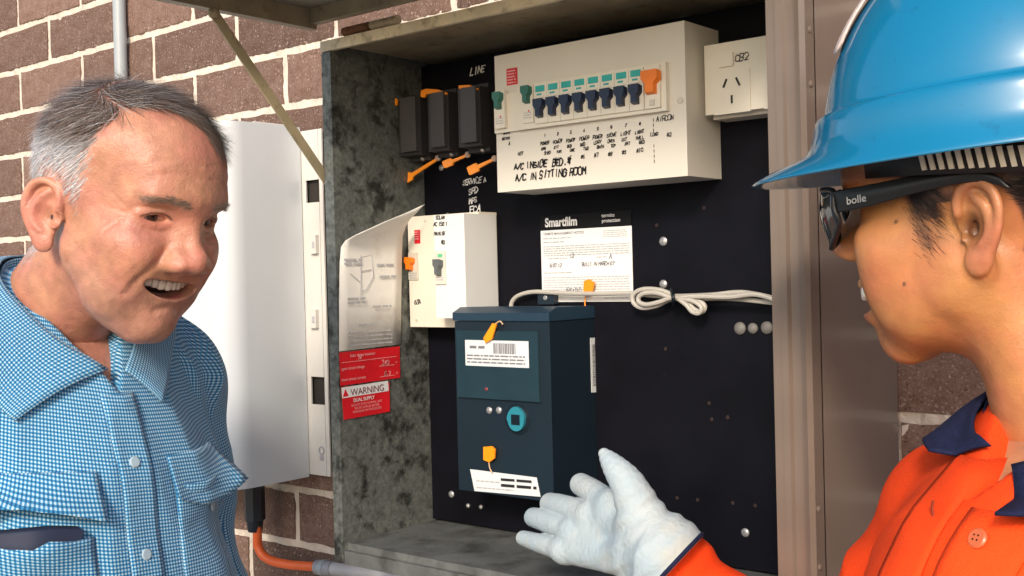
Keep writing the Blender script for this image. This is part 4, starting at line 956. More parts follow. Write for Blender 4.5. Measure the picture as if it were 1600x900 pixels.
col = mixc(col, (.33, .17, .13), np.clip(jaw, 0, 1)*.45)
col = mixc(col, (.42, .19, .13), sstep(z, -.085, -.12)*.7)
sp = np.zeros(len(Vm)); rs = np.random.default_rng(5)
for _ in range(46):
    i_ = rs.integers(len(Vm))
    if x[i_] > -.02: sp = np.maximum(sp, (1-sstep(np.linalg.norm(Vm-Vm[i_], axis=1), .0004, rs.uniform(.0014, .0032)))*rs.uniform(.15, .5))
col = mixc(col, (.26, .11, .07), sp)
lash = pl2(ay, z, [(.0200, .0208), (.026, .0244), (.033, .0254), (.040, .0242), (.0462, .0202)]); col = mixc(col, (.05, .025, .018), (1-sstep(lash, .0003, .0013))*(x > .05)*.85)
col = mixc(col, (.40, .11, .07), np.exp(-(pl2(ay, z, [(.021, .016), (.033, .0138), (.045, .0165)])/.0018)**2)*(x > .05)*.5)
# hair cover on the scalp
edge = (y-(-.05+(np.clip(x, .0, .1)-.033)*1.145))
top = sstep(edge, -.004, .008)*sstep(z, .080, .090)*sstep(x, .094, .086)*sstep(y, .062, .052)
top = np.where(x < .025, sstep(z, .072, .085), top)
xs_ = np.interp(z, [-.06, -.01, .005, .04, .075, .10], [-.055, -.035, .018, .028, .030, .034])
side = sstep(x, xs_+.006, xs_-.006)*sstep(z, -.062, -.045)
nearear = ((x+.008)/.030)**2+((z-.0)/.036)**2
side = side*np.where(nearear < 1, sstep(nearear, .8, 1.0), 1)
side = side*(1-mk['ear'])
hm = np.clip(np.maximum(top, side), 0, 1)
dark = sstep(z, .062, .088)
hcol = mixc(np.tile(np.array((.46, .46, .48), f32), (len(Vm), 1)), (.135, .100, .082), dark)
hcol = mixc(hcol, (.22, .16, .12), sstep(x, .03, .08)*.6)
col = mixc(col, (.02, .006, .006), mk['mouth']); col = mixc(col, (.42, .12, .10), mk['lip']*(1-mk['mouth'])*.75)
t_ = (hm*(.22+.38*dark))[:, None]; col = col*(1-t_)+(hcol*.9)*t_
wr = np.clip(mk['nose']*0, 0, 1)
# shoulders and body under the shirt, then trousers
def man_low(P): return smax(man_torso(P)+.010, P[:, 2]+.10, .01)
Vl, Fl = surf(man_low, (-.30, -.32, -.80), (.12, .32, -.04), .011)
Vl = Vl@RT.T+OM; Vb = np.concatenate([Wm, Vl]); Fb = np.concatenate([Fm, Fl+len(Wm)])
cb_ = np.concatenate([col, np.tile(np.array((.44, .20, .135), f32), (len(Vl), 1))])
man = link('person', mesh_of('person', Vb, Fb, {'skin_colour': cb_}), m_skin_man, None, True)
tag(man, 'smiling grey haired man in a blue checked shirt leaning towards the cabinet', 'person')
eyes(man, RM, OM, 1.0, (.085, .06, .045), (1, -.10, -.05)); teeth(man, RM, OM, 1.0, PM, PM['mz']-.0028, x0=.0960+PM['mx'], n=6)
def hair_mat(name, rough=.38):
    m = bpy.data.materials.new(name); m.use_nodes = True; b = m.node_tree.nodes['Principled BSDF']; at = m.node_tree.nodes.new('ShaderNodeAttribute'); at.attribute_name = 'hair_colour'
    m.node_tree.links.new(at.outputs['Color'], b.inputs['Base Color']); b.inputs['Roughness'].default_value = rough; b.inputs['Specular IOR Level'].default_value = .35; return m
m_hair = hair_mat('grey_hair')
def hair_of(name, V, F, R, O, w, n, dirf, lenf, colv, par, m, s=1.0, wid=.00045, lift=.3, jit=.2, seg=4, grey=0.0):
    N = normals_of(V, F); f, W4 = sample(F, V, w, n); Pl = quad_at(F, V, f, W4); Nl = quad_at(F, N, f, W4); Nl /= np.linalg.norm(Nl, axis=1)[:, None]
    D = dirf(Pl); D = D-(D*Nl).sum(1)[:, None]*Nl; D /= np.linalg.norm(D, axis=1)[:, None]+1e-9
    L = lenf(Pl); C = quad_at(F, colv, f, W4)*rng.uniform(.45, 1.5, (n, 1)); C = np.where(rng.random((n, 1)) < grey, np.array((.42, .41, .40)), C)
    lf = lift(Pl)[:, None] if callable(lift) else lift
    o = strands(name, place(Pl, R, O, s), D@R.T, L*s, m, par, seg, wid, Nl@R.T, lf, jit=jit)
    at = o.data.color_attributes.new('hair_colour', 'FLOAT_COLOR', 'POINT'); C4 = np.concatenate([np.repeat(np.clip(C, 0, .9), (seg+1)*2, 0), np.ones((n*(seg+1)*2, 1))], 1)
    at.data.foreach_set('color', C4.astype(f32).ravel()); return o
def man_dir(P):
    x, y, z = P.T; fw = sstep(x, -.035, .015)*sstep(y, -.060, -.040)*sstep(z, .08, .095)
    sd = np.stack([-.62+0*x, .0*x, -.78+0*x], 1); sd[:, 1] = np.sign(y)*.15
    tp = np.stack([.85+0*x, .38+0*x, .05+0*x], 1)
    return sd*(1-fw)[:, None]+tp*fw[:, None]
def man_len(P): return np.interp(P[:, 2], [-.06, .03, .06, .085, .11], [.006, .010, .015, .025, .032])*(1-.4*sstep(P[:, 0], .04, .075))
def man_lift(P): return np.interp(P[:, 2], [0, .05, .085, .12], [.06, .08, .14, .22])
hair_of('hair', Vm, Fm, RM, OM, hm*(1-.5*sstep(x, .03, .08))*np.interp(z, [-.06, .02, .07, .09], [.35, .45, .8, 1.]), 20000, man_dir, man_len, hcol, man, m_hair, lift=man_lift, grey=.12, wid=.00055, jit=.16)
bw = np.where(x > .05, pl2(ay, z, [(.0150, .0365), (.024, .0388), (.035, .0392), (.046, .0358)]), .1)
brow_ = hair_of('eyebrow', Vm, Fm, RM, OM, 1-sstep(bw, .0014, .0040), 900, lambda P: np.stack([-.45+0*P[:, 0], np.sign(P[:, 1]), .10+0*P[:, 0]], 1), lambda P: .0065+0*P[:, 0], np.tile(np.array((.30, .22, .17), f32), (len(Vm), 1)), man, m_hair, lift=.25, wid=.0004, jit=.3)
brow_['kind'] = 'stuff'
# shirt
sh = link('shirt', mesh_of('shirt', Vs@RT.T+OM, Fs, man_uv(Vs)), m_ging, man, True)
right = [[(-.030, -.010, -.158), (-.052, -.042, -.120), (-.090, -.064, -.068), (-.122, -.045, -.036), (-.136, 0, -.028)],
         [(-.030, -.050, -.170), (-.052, -.072, -.136), (-.096, -.092, -.086), (-.140, -.066, -.048), (-.160, 0, -.040)],
         [(-.032, -.092, -.190), (-.058, -.104, -.168), (-.110, -.122, -.120), (-.170, -.085, -.075), (-.192, 0, -.066)]]
mir = lambda rows: [[(a, -b, c) for a, b, c in r] for r in rows]
shf = man_torso
shape('collar', shf, right, m_ging, sh, .0095, .0016, lambda V: dict(cloth_u=V[:, 0]*.5-V[:, 1]*.6+V[:, 2]*.5, cloth_v=V[:, 1]*.6+V[:, 2]*.8))
left = [[(-.030, .006, -.160), (-.052, .040, -.122), (-.090, .064, -.070), (-.122, .045, -.036), (-.136, 0, -.028)],
        [(-.020, .022, -.174), (-.046, .056, -.134), (-.096, .088, -.086), (-.140, .066, -.048), (-.160, 0, -.040)],
        [(-.012, .036, -.188), (-.046, .074, -.152), (-.110, .118, -.116), (-.170, .085, -.075), (-.192, 0, -.066)]]
shape('collar', shf, left, m_ging, sh, .0080, .0016, lambda V: dict(cloth_u=V[:, 0]*.5+V[:, 1]*.6+V[:, 2]*.5, cloth_v=V[:, 1]*.6-V[:, 2]*.8))
stand = [[(-.024, -.006, -.176), (-.050, -.040, -.135), (-.092, -.062, -.085), (-.124, -.044, -.05), (-.138, 0, -.042)], [(-.031, -.009, -.157), (-.054, -.041, -.121), (-.092, -.0625, -.070), (-.123, -.044, -.038), (-.137, 0, -.030)]]
uvs = lambda V: dict(cloth_u=V[:, 0]+V[:, 1], cloth_v=V[:, 2])
shape('collar_stand', None, stand, m_ging, sh, 0, .0012, uvs); shape('collar_stand', None, mir(stand), m_ging, sh, 0, .0012, uvs)
def patch(name, y0, y1, z0, z1, lift, m, par, nu=10, nv=10, slant=0.0, thick=.0012, liftf=None, skew=0.0, uvo=0.0, curve=0.0):
    U, Vv = np.meshgrid(np.linspace(0, 1, nu), np.linspace(0, 1, nv), indexing='ij')
    y = y0+(y1-y0)*U; z = z0+(z1-z0)*Vv+slant*(U-.5); y = y+skew*(Vv-.5); z = z-curve*(1-(2*U-1)**2)*(1-Vv)
    y, z = y.ravel(), z.ravel(); xx = front_x(man_shirt, y, z); V = np.stack([xx, y, z], 1)
    e = 1e-3; d = man_shirt(V.astype(f32)); g = np.stack([man_shirt((V+np.array(o)*e).astype(f32))-d for o in np.eye(3)], 1)/e; g /= np.linalg.norm(g, axis=1)[:, None]+1e-9
    lf = lift+(liftf(U, Vv).ravel() if liftf else 0); V = V+g*np.reshape(lf, (-1, 1))
    i = (np.arange(nu-1)[:, None]*nv+np.arange(nv-1)[None]).reshape(-1); F = np.stack([i, i+nv, i+nv+1, i+1], 1)
    at = man_uv(V); at['cloth_u'] = at['cloth_u']+uvo
    o = link(name, mesh_of(name, V@RT.T+OM, F, at), m, par, True); md = o.modifiers.new('thick', 'SOLIDIFY'); md.thickness = thick; md.offset = 0
    return o
patch('placket', -.026, .010, -.66, -.168, .0016, m_ging, sh, 8, 60, uvo=.002, liftf=lambda U, V: .0007*np.sin(V*40)+.0012*(1-U))
bul = lambda h: (lambda U, V: h*np.maximum(0, V-.70)/.3*np.abs(np.sin(U*3.1416))**.7)
pk = patch('pocket', -.160, -.056, -.44, -.292, .0015, m_ging, sh, 18, 24, uvo=.0013, liftf=bul(.018))
patch('pocket_flap', -.164, -.046, -.276, -.230, .003, m_ging, sh, 20, 10, uvo=.001, curve=-.010, slant=-.010, liftf=lambda U, V: (1-V)**1.6*(.024-.010*U))
pk2 = patch('pocket', .036, .112, -.40, -.262, .0015, m_ging, sh, 16, 20, uvo=.0023, liftf=bul(.010))
patch('pocket_flap', .030, .120, -.272, -.232, .003, m_ging, sh, 18, 10, uvo=.001, curve=.013, liftf=lambda U, V: (1-V)**1.5*(.006+.026*U**3))
m_btn = mat('shirt_button', (.33, .44, .52), .3)
def button(yy, zz, lf=.003):
    y, z = np.array([yy]), np.array([zz]); p = np.array([front_x(man_shirt, y, z)[0], yy, zz]); e = 1e-3
    d = man_shirt(p[None].astype(f32)); g = np.array([(man_shirt((p+np.array(o)*e)[None].astype(f32))-d)[0] for o in np.eye(3)]); g /= np.linalg.norm(g)
    o = obj('button', disc(Vector(RT@(p+g*lf)+OM), RT@g, .0055, .0018, n=16), m_btn, sh, smooth=True)
for zz in (-.232, -.318, -.404, -.49): button(-.008, zz)
button(-.105, -.322, .008); button(.090, -.292, .006)
# dark case in the near chest pocket
yy = np.linspace(-.146, -.070, 12); xx = front_x(man_shirt, yy, np.full(12, -.285))
gc = tag(link('glasses_case', mesh_of('glasses_case', np.concatenate([np.stack([xx+.002, yy, 0*yy-.280+.005*np.sin(np.linspace(0, 3.14, 12))], 1), np.stack([xx+.0115, yy, 0*yy-.283+.005*np.sin(np.linspace(0, 3.14, 12))], 1), np.stack([xx+.003, yy, 0*yy-.315], 1), np.stack([xx+.001, yy, 0*yy-.35], 1)])@RT.T+OM,
     np.array([[a*12+k, a*12+k+1, ((a+1) % 4)*12+k+1, ((a+1) % 4)*12+k] for a in range(4) for k in range(11)])), mat('navy_case', (.008, .014, .04), .7), None, True), 'dark navy glasses case sticking out of the near chest pocket of the checked shirt', 'glasses case')
def legs(name, par, m, O, f, lo, hi):
    V, F = surf(f, lo, hi, .012); return link(name, mesh_of(name, V@RT.T+O, F), m, par, True)
def man_legs(P):
    S = sym(P); d = ell(P, (-.135, 0, -.80), (.125, .175, .12)); d = smin(d, poly(S, [(-.14, .09, -.86), (-.15, .10, -1.15), (-.20, .10, -1.53)], [.09, .065, .05], .03), .05); return smax(d, P[:, 2]+.74, .005)
legs('trousers', man, mat('dark_trousers', (.03, .035, .05), .9), OM, man_legs, (-.32, -.22, -1.60), (.04, .22, -.70))
for sy in (-1, 1): obj('shoe', tube([Vector(OM)+Vector((-.25, sy*.10, -1.535)), Vector(OM)+Vector((-.12, sy*.10, -1.53)), Vector(OM)+Vector((.03, sy*.10, -1.545))], [.038, .042, .022], n=12), m_black, man, smooth=True)
# ---------------------------------------------------------------- the woman in the hard hat
RW, OW, SWm = eul(-1.77, 3.47, 179.68), np.array([.6066, -.3469, 1.5310]), .96
PW = dict(chin=.92, chinz=.005, chinx=-.013, cheek=1.18, cheeky=.038, flare=.22, jowl=1.06, slit=.0040, nosew=1.02, tip=.1130, nosez=-.0030, smile=.0022, tilt=0.0, open=.0155, mz=-.0410, mx=-.0020, mw=.0335, mcurve=7.0, facew=.056, jaww=.050, ear=.88, muzw=.024, facex=.044, cheekx=.063, nas=.0890, conx=.0005, rim=1.12, concha=(.0085, .0090, .0115), gonz=-.042, brow=.85, lid=1.0, lips=1.05,
          furrows=[([(.0225, -.012), (.030, -.022), (.0385, -.036)], .0040, .0028)], side_furrows=[])
NKW = np.array([.052, -.002, -.165])
nkw = NKW@RW/SWm
def woman_f(P):
    d = head_sdf(P, PW)
    d = smin(d, cap(P, (-.018, 0, -.03), tuple(nkw), .047, .049), .032)
    d = smin(d, cap(sym(P), (-.004, .050, -.035), (nkw[0]+.02, .020, nkw[2]+.01), .006, .008), .03)
    return smax(d, -(P[:, 2]+.215), .01)
Vw, Fw = surf(woman_f, (-.125, -.105, -.225), (.135, .105, .145), .0014)
PIV = np.array([.055, 0, 0]); RT2 = eul(0, 0, 62); OT2 = OW+PIV-RT2@PIV        # the trunk is turned towards the camera
SLW0, SLW1 = np.array([-.175, .118, -.435]), np.array([-.318, .074, -.300])   # right sleeve, elbow and cuff, about the head origin
SLV0, SLV1 = RT2.T@(SLW0-PIV)+PIV, RT2.T@(SLW1-PIV)+PIV
def woman_torso(P, arms=True):
    S = sym(P)
    d = ell(P, (.005, 0, -.335), (.116, .130, .185))
    d = smin(d, ell(P, (.045, 0, -.56), (.105, .125, .2)), .10)
    d = smin(d, ell(P, (.06, 0, -.74), (.12, .16, .14)), .08)
    d = smin(d, cap(S, (.062, .03, -.160), (.050, .108, -.205), .050, .050), .06)
    d = smin(d, cap(P, (.060, 0, -.165), (.03, 0, -.28), .058, .10), .05)
    if arms:
        a = poly(P, [(.050, .118, -.220), tuple(SLV0)], [.052, .056])
        b = poly(P, [(.052, -.145, -.215), (.08, -.185, -.45), (-.08, -.17, -.60)], [.058, .052, .044], .02)
        d = smin(d, smin(a, b, .02), .02)
    return d
def woman_shirt(P):
    d = woman_torso(P); S = sym(P); x, y, z = P.T
    sl = cap(P, tuple(SLV0), tuple(SLV1), .058, .040)
    t = (P-SLV1.astype(f32))@((SLV0-SLV1)/np.linalg.norm(SLV0-SLV1)).astype(f32)
    sl = sl-.0045*np.sin(t*95+25*y)*sstep(t, .005, .03)-.003*wob(P, 40, 5)
    sl = smax(sl, -t, .002)
    d = smin(d, sl, .03)
    d = d-.0022*wob(P, 24, 6)-.0008*wob(P, 75, 7)
    Q_ = P*np.array((1, 1.4, .8), f32)+.012*np.stack([wob(P, 22, 51), wob(P, 22, 52), wob(P, 22, 53)], 1)
    d = d-.0045*np.maximum(0, 1-np.abs(wob(Q_, 18, 13))*3.2)**1.5-.0035*np.sin(45*y+30*z)*sstep(z, -.20, -.28)*sstep(x, .05, 0)
    w = np.abs(y+.002)-np.clip((z+.172)*.62, -.02, .05)
    d = smax(d, -smax(smax(w, (x-.055), .004), -(z+.176), .004), .003)
    return smax(d, -(z+.82), .004)
Vo, Fo = surf(woman_shirt, np.minimum((-.16, -.26, -.84), SLV1-.07), np.maximum((.20, .24, -.08), SLV1+.07), .0040)
# hand inside the glove: joints given where they stand in the place
def hp(px, py, y): return onY(px, py, y)
HJ = dict(wrist=hp(1015, 862, -.292), wr_up=hp(1025, 822, -.292), wr_lo=hp(972, 890, -.292),
 i=[hp(957, 790, -.272), hp(928, 769, -.252), hp(908, 757, -.236)], m=[hp(925, 806, -.268), hp(882, 792, -.248), hp(860, 787, -.234)],
 r=[hp(900, 830, -.268), hp(855, 815, -.250), hp(834, 808, -.238)], l=[hp(882, 860, -.272), hp(842, 848, -.258), hp(818, 841, -.248)], t=[hp(1000, 800, -.296), hp(983, 760, -.300), hp(962, 732, -.300), hp(944, 709, -.298)])
def glove_f(P):
    d = None
    for k, r in (('i', (.0130, .0114)), ('m', (.0126, .0108)), ('r', (.0120, .0102)), ('l', (.0113, .0076))):
        q_ = spline(list(map(tuple, HJ[k])), 3); e = poly(P, q_, np.linspace(r[0], r[1], len(q_)))
        d = e if d is None else np.minimum(d, e) if False else smin(d, e, .0004)
    pm = None
    for k, r in (('i', .0135), ('m', .0130), ('r', .0125), ('l', .0120)):
        e = cap(P, tuple(HJ['wrist']*.5+(HJ['wr_up'] if k in 'im' else HJ['wr_lo'])*.5), tuple(HJ[k][0]), .0160, r); pm = e if pm is None else smin(pm, e, .012)
    d = smin(d, pm, .010)
    d = smin(d, poly(P, spline(list(map(tuple, HJ['t'])), 3), [.0210, .0195, .0180, .0165, .0150, .0136, .0120, .0102, .0080, .0055][:10]), .012)
    ax = HJ['wrist']-(HJ['m'][0]+HJ['r'][0])/2; ax /= np.linalg.norm(ax)
    d = smin(d, cap(P, tuple(HJ['wrist']-ax*.004), tuple(HJ['wrist']+ax*.022), .0270, .0385), .022)
    q = P@np.array((.6, .35, .7), f32)
    d = d-.0006*wob(P, 95, 8)-.0003*wob(P, 210, 9)-.0009*np.sin(P@np.array((260, 90, -330), f32)+2*wob(P, 30, 4))*sstep(sph(P, tuple(HJ['wrist']), 0), .075, .03)
    sa = (SLW0-SLW1)/np.linalg.norm(SLW0-SLW1)
    return smax(d, (P-(SLW1+OW).astype(f32))@sa.astype(f32)-.004, .002)
gl = np.array(list(sum([[v] if v.ndim == 1 else list(v) for v in map(np.asarray, HJ.values())], [])) if False else np.concatenate([np.atleast_2d(v) for v in HJ.values()]))
Vg, Fg = surf(glove_f, gl.min(0)-.05, gl.max(0)+.05, .0016)
m_skin_woman = skin_mat('skin_woman', .42, .10, .34)
mk = head_masks(Vw, PW); x, y, z = Vw.T; ay = np.abs(y); Ww = place(Vw, RW, OW, SWm)
col = np.tile(np.array((.45, .180, .068), f32), (len(Vw), 1))
col = mixc(col, (.47, .17, .085), .45*np.maximum(mk['cheek'], mk['nose'])); col = mixc(col, (.48, .18, .10), mk['ear']*.5)
concha_shade = np.exp(-((x+.0035)/.0065)**2-((z+.003)/.0095)**2)*(ay > .050)*(ay < .0775); col = mixc(col, (.10, .032, .016), np.clip(concha_shade*1.3, 0, 1)*.9)  # shade of the ear hollow painted into the skin colour
col = mixc(col, (.015, .006, .006), mk['mouth']); col = mixc(col, (.34, .105, .08), mk['lip']*(1-mk['mouth'])*.8)
for mx_, mz_ in ((.049, .007), (.046, -.036)):
    col = mixc(col, (.06, .03, .02), 1-sstep(np.sqrt((x-mx_)**2+(z-mz_)**2)+(y < 0), .0008, .0020 if mz_ > 0 else .0014))
xs_ = np.interp(z, [-.10, -.03, -.022, -.014, .0, .015, .025, .035, .05, .06], [-.075, -.060, -.030, .018, .028, .036, .042, .046, .050, .056])
hmw = sstep(x, xs_+.004, xs_-.012)*(1-mk['ear'])*sstep(z, -.085, -.06)
ner = ((x+.010)/.0245)**2+((z+.004)/.033)**2; hmw = hmw*np.where(ner < 1, sstep(ner, .75, 1.), 1)
hmw = hmw*np.where((x > -.01)&(z < .016), sstep(x, .012, .020), 1)*np.where((x > -.01)&(z < .006), .55, 1)
lock = np.exp(-((pl2(x, z, [(.038, .025), (.033, .008), (.028, -.010)])/.0055)**2))*(ay > .04)
hmw2 = np.clip(np.maximum(hmw, lock*1.0), 0, 1)
hc = np.tile(np.array((.012, .009, .009), f32), (len(Vw), 1))
col = mixc(col, (.020, .013, .012), np.clip(hmw*.93+lock*.6, 0, 1))
def woman_low(P): return smax(np.minimum(woman_torso(P), cap(P, tuple(SLV0), tuple(SLV1), .050, .030))+.010, P[:, 2]+.13, .01)
Vl, Fl = surf(woman_low, np.minimum((-.16, -.24, -.80), SLV1-.07), np.maximum((.20, .22, -.08), SLV1+.07), .010); Vl = Vl@RT2.T+OT2
wom = link('person', mesh_of('person', np.concatenate([Ww, Vl]), np.concatenate([Fw, Fl+len(Ww)]), {'skin_colour': np.concatenate([col, np.tile(np.array((.42, .19, .095), f32), (len(Vl), 1))])}), m_skin_woman, None, True)
tag(wom, 'smiling woman in an orange work shirt reaching a white glove into the cabinet', 'person')
eyes(wom, RW, OW, SWm, (.03, .02, .015), (1, 0, 0)); teeth(wom, RW, OW, SWm, PW, PW['mz']-.0020, x0=.0985+PW['mx'])
hair_of('hair', Vw, Fw, RW, OW, hmw2*(z < .075)*(mk['ear'] < .05), 14000, lambda P: np.stack([-.85+0*P[:, 0], 0*P[:, 0], np.where(P[:, 0] > .012, -.75, -.15)], 1), lambda P: np.where(P[:, 0] > .010, .009, .028), hc, wom, m_hair, s=SWm, wid=.00022, lift=.10, jit=.16)
# shirt
m_hv = mat('orange_cotton', (.80, .058, .007), .85, var=.13, scale=18, bump=.5, bscale=900, spec=.2)
m_nv = mat('navy_cotton', (.010, .014, .045), .9, var=.25, scale=300, bump=.4, bscale=600, spec=.2)
def base_mesh(name, V, F): return mesh_of(name, V, F)
ws = link('shirt', mesh_of('shirt', Vo@RT2.T+OT2, Fo), m_hv, wom, True)
E3 = np.eye(3)
wt = lambda P: woman_torso(P, False)
near = [[(-.016, -.012, -.168), (.008, -.042, -.146), (.035, -.060, -.124), (.075, -.050, -.104), (.100, 0, -.095)],
        [(-.044, -.030, -.166), (.000, -.062, -.154), (.038, -.080, -.132), (.090, -.066, -.118), (.118, 0, -.110)],
        [(-.078, -.048, -.167), (-.006, -.082, -.170), (.045, -.100, -.150), (.100, -.080, -.140), (.132, 0, -.135)]]
farc = [[(-.006, .008, -.160), (.006, .042, -.134), (.033, .060, -.112), (.075, .050, -.100), (.100, 0, -.095)],
        [(-.020, .028, -.152), (-.002, .060, -.134), (.036, .080, -.124), (.090, .066, -.116), (.118, 0, -.110)],
        [(-.034, .050, -.148), (-.010, .080, -.146), (.042, .100, -.144), (.100, .080, -.140), (.132, 0, -.135)]]
shape('collar', wt, near, m_nv, ws, .004, .0022, None, OT2, 6, RT2); shape('collar', wt, farc, m_nv, ws, .004, .0022, None, OT2, 6, RT2)
def inset(rows): return [[(a*1.0, b*.94, c-.022) for a, b, c in rows[0]], [(a, b*.985, c-.0015) for a, b, c in rows[0]]]
shape('collar_stand', None, inset(near), m_nv, ws, 0, .0015, None, OT2, 6, RT2); shape('collar_stand', None, inset(farc), m_nv, ws, 0, .0015, None, OT2, 6, RT2)
def front_xw(y, z, n=40):
    P = np.stack([np.full_like(y, -.24), y, z], 1).astype(f32)
    for _ in range(n): P[:, 0] += np.clip(woman_shirt(P)*.8, -.01, .05)
    return P[:, 0]
def wpatch(name, y0, y1, z0, z1, lift, m, par, nu=8, nv=40, lean=0.0, liftf=None):
    U, Vv = np.meshgrid(np.linspace(0, 1, nu), np.linspace(0, 1, nv), indexing='ij'); yy = (y0+(y1-y0)*U+lean*(Vv-.5)).ravel(); zz = (z0+(z1-z0)*Vv).ravel()
    V = np.stack([front_xw(yy, zz), yy, zz], 1); V[:, 0] -= lift+(liftf(U, Vv).ravel() if liftf else 0)
    i = (np.arange(nu-1)[:, None]*nv+np.arange(nv-1)[None]).reshape(-1)
    o = link(name, mesh_of(name, V@RT2.T+OT2, np.stack([i, i+1, i+nv+1, i+nv], 1)), m, par, True); md = o.modifiers.new('thick', 'SOLIDIFY'); md.thickness = .0016; md.offset = 0
    return V
wpatch('placket', -.052, -.012, -.55, -.172, .0030, m_hv, ws, liftf=lambda U, V: .0007*np.sin(V*30)); wpatch('placket', -.006, .034, -.55, -.150, .0022, m_hv, ws, lean=.012, liftf=lambda U, V: .0008*np.sin(V*26))
m_ob = mat('orange_button', (.55, .12, .04), .35)
for zz in (-.186, -.272):
    yb = -.028; xb = front_xw(np.array([yb]), np.array([zz]))[0]
    nb = Vector(RT2@np.array((-.86, -.1, .5))); c = Vector(RT2@np.array((xb-.0048, yb, zz))+OT2); b_ = obj('button', disc(c, nb, .0062, .0022, n=18), m_ob, ws, smooth=True)
    for q in range(4):
        d_, s_, t_2 = frame_of(nb); pc = c+d_*.0026+s_*(.0014*(1 if q % 2 else -1))+t_2*(.0014*(1 if q > 1 else -1)); obj('button_hole', disc(pc, d_, .0006, .0002, n=6), m_black, b_)
yb, zb1 = .010, -.180; xb = front_xw(np.array([yb]), np.array([zb1]))[0]
obj('buttonhole', tube([Vector(RT2@np.array((xb-.0042+q*.0008, yb+.002*math.sin(q), zb1+.009-.0045*q))+OT2) for q in range(5)], .0009, n=5), mat('dark_stitching', (.25, .03, .01), .9), ws)
# navy piping round the cuff
sa = (SLV0-SLV1)/np.linalg.norm(SLV0-SLV1); _, s1, s2 = frame_of(sa)
ring = []
for k in range(33):
    a = 2*math.pi*k/32; dv = np.array(s1)*math.cos(a)+np.array(s2)*math.sin(a); r = .02
    for _ in range(30): r += float(np.clip(-min(woman_shirt(np.array([SLV1+sa*.004+dv*r], f32))[0], glove_f(np.array([RT2@(SLV1+sa*.002+dv*r)+OT2], f32))[0]), -.004, .004))
    ring.append(RT2@(SLV1+sa*.002+dv*(r+.0004))+OT2)
obj('cuff_piping', tube(ring, .0019, n=8, cap=False), m_nv, ws, smooth=True)
m_glove = mat('white_leather', (.31, .395, .45), .7, col2=(.42, .465, .475), scale=22, bump=.6, bscale=200, spec=.25, dirt=('b8a98c', 14, .35, .55, .7))
gv = link('glove', mesh_of('glove', Vg, Fg), m_glove, wom, True)
def wl(P): return smax(np.minimum(ell(P, (.06, 0, -.80), (.12, .16, .12)), poly(sym(P), [(.06, .085, -.86), (.05, .09, -1.12), (.09, .09, -1.50)], [.085, .06, .048])), P[:, 2]+.76, .005)
V_, F_ = surf(wl, (-.08, -.20, -1.56), (.20, .20, -.70), .012); link('trousers', mesh_of('trousers', V_@RT2.T+OT2, F_), m_nv, wom, True)
for sy in (-1, 1): obj('boot', tube([*[Vector(RT2@np.array(q_)+OT2) for q_ in ((.13, sy*.09, -1.49), (.0, sy*.09, -1.485), (-.11, sy*.09, -1.505))]], [.042, .044, .025], n=12), m_black, wom, smooth=True)
# ---------------------------------------------------------------- safety glasses
def hl(p): return Vector(place(np.array([p]), RW, OW, SWm)[0])
sg = thing('safety_glasses', 'black wraparound safety glasses worn under the blue hard hat', 'glasses', tuple(hl((.09, 0, .02))))
m_frame = mat('black_nylon', (.010, .010, .011), .38, var=.05)
m_lens = mat('smoked_lens', (.018, .020, .024), .06, spec=.6, coat=.6)
def slab(name, rows, m, thick, sub=6):
    A = np.array([spline(r, sub) for r in rows]); B = np.array([spline(list(map(tuple, A[:, j])), sub) for j in range(A.shape[1])]).transpose(1, 0, 2)
    nu, nv = B.shape[:2]; i = (np.arange(nu-1)[:, None]*nv+np.arange(nv-1)[None]).reshape(-1)
    o = link(name, mesh_of(name, place(B.reshape(-1, 3), RW, OW, SWm), np.stack([i, i+1, i+nv+1, i+nv], 1)), m, sg, True); md = o.modifiers.new('thick', 'SOLIDIFY'); md.thickness = thick; md.offset = 0
    return o
for sy in (1, -1):
    top = [(.1135, sy*.006, .034), (.1125, sy*.030, .037), (.105, sy*.050, .036), (.090, sy*.0665, .033)]
    mid = [(.1165, sy*.012, .018), (.1150, sy*.032, .018), (.106, sy*.053, .018), (.089, sy*.069, .021)]
    bot = [(.1100, sy*.018, .002), (.1090, sy*.034, -.006), (.101, sy*.050, -.003), (.088, sy*.0655, .010)]
    slab('lens', [top, mid, bot], m_lens, .0022)
    rim = [hl(p) for p in spline([top[0], top[1], top[2], top[3], mid[3], bot[3], bot[2], bot[1], bot[0], mid[0], top[0]], 6)]
    obj('frame', tube(rim, .0021, n=8), m_frame, sg, smooth=True)
    slab('temple_arm', [[(.090, sy*.0680, .0325), (.060, sy*.0735, .0335), (.020, sy*.0770, .0350), (-.012, sy*.0790, .0345), (-.028, sy*.080, .026)], [(.0885, sy*.0690, .0265), (.060, sy*.0750, .0275), (.020, sy*.0785, .0305), (-.012, sy*.0800, .0310), (-.0295, sy*.0805, .0235)], [(.088, sy*.0685, .0175), (.060, sy*.0740, .0195), (.020, sy*.0775, .0250), (-.012, sy*.0790, .0265), (-.0325, sy*.080, .020)]], m_frame, .0035)
obj('bridge', tube([hl((.1135, a, .031+.004*(1-(a/.008)**2))) for a in np.linspace(-.008, .008, 7)], .0035, n=8), m_frame, sg, smooth=True)
Xt = Vector(RW@np.array((-1, .14, .04))); Zt = Vector(RW@np.array((-.03, 0, 1))); Nt = Vector(RW@np.array((.14, 1, 0)))
text('bolle', mat('pale_logo', (.45, .45, .45), .5), sg, hl((.0775, .0732, .0222)), Xt.normalized(), Zt.normalized(), Nt.normalized()*2.2, .0072, bold=.01, xs=1.05)
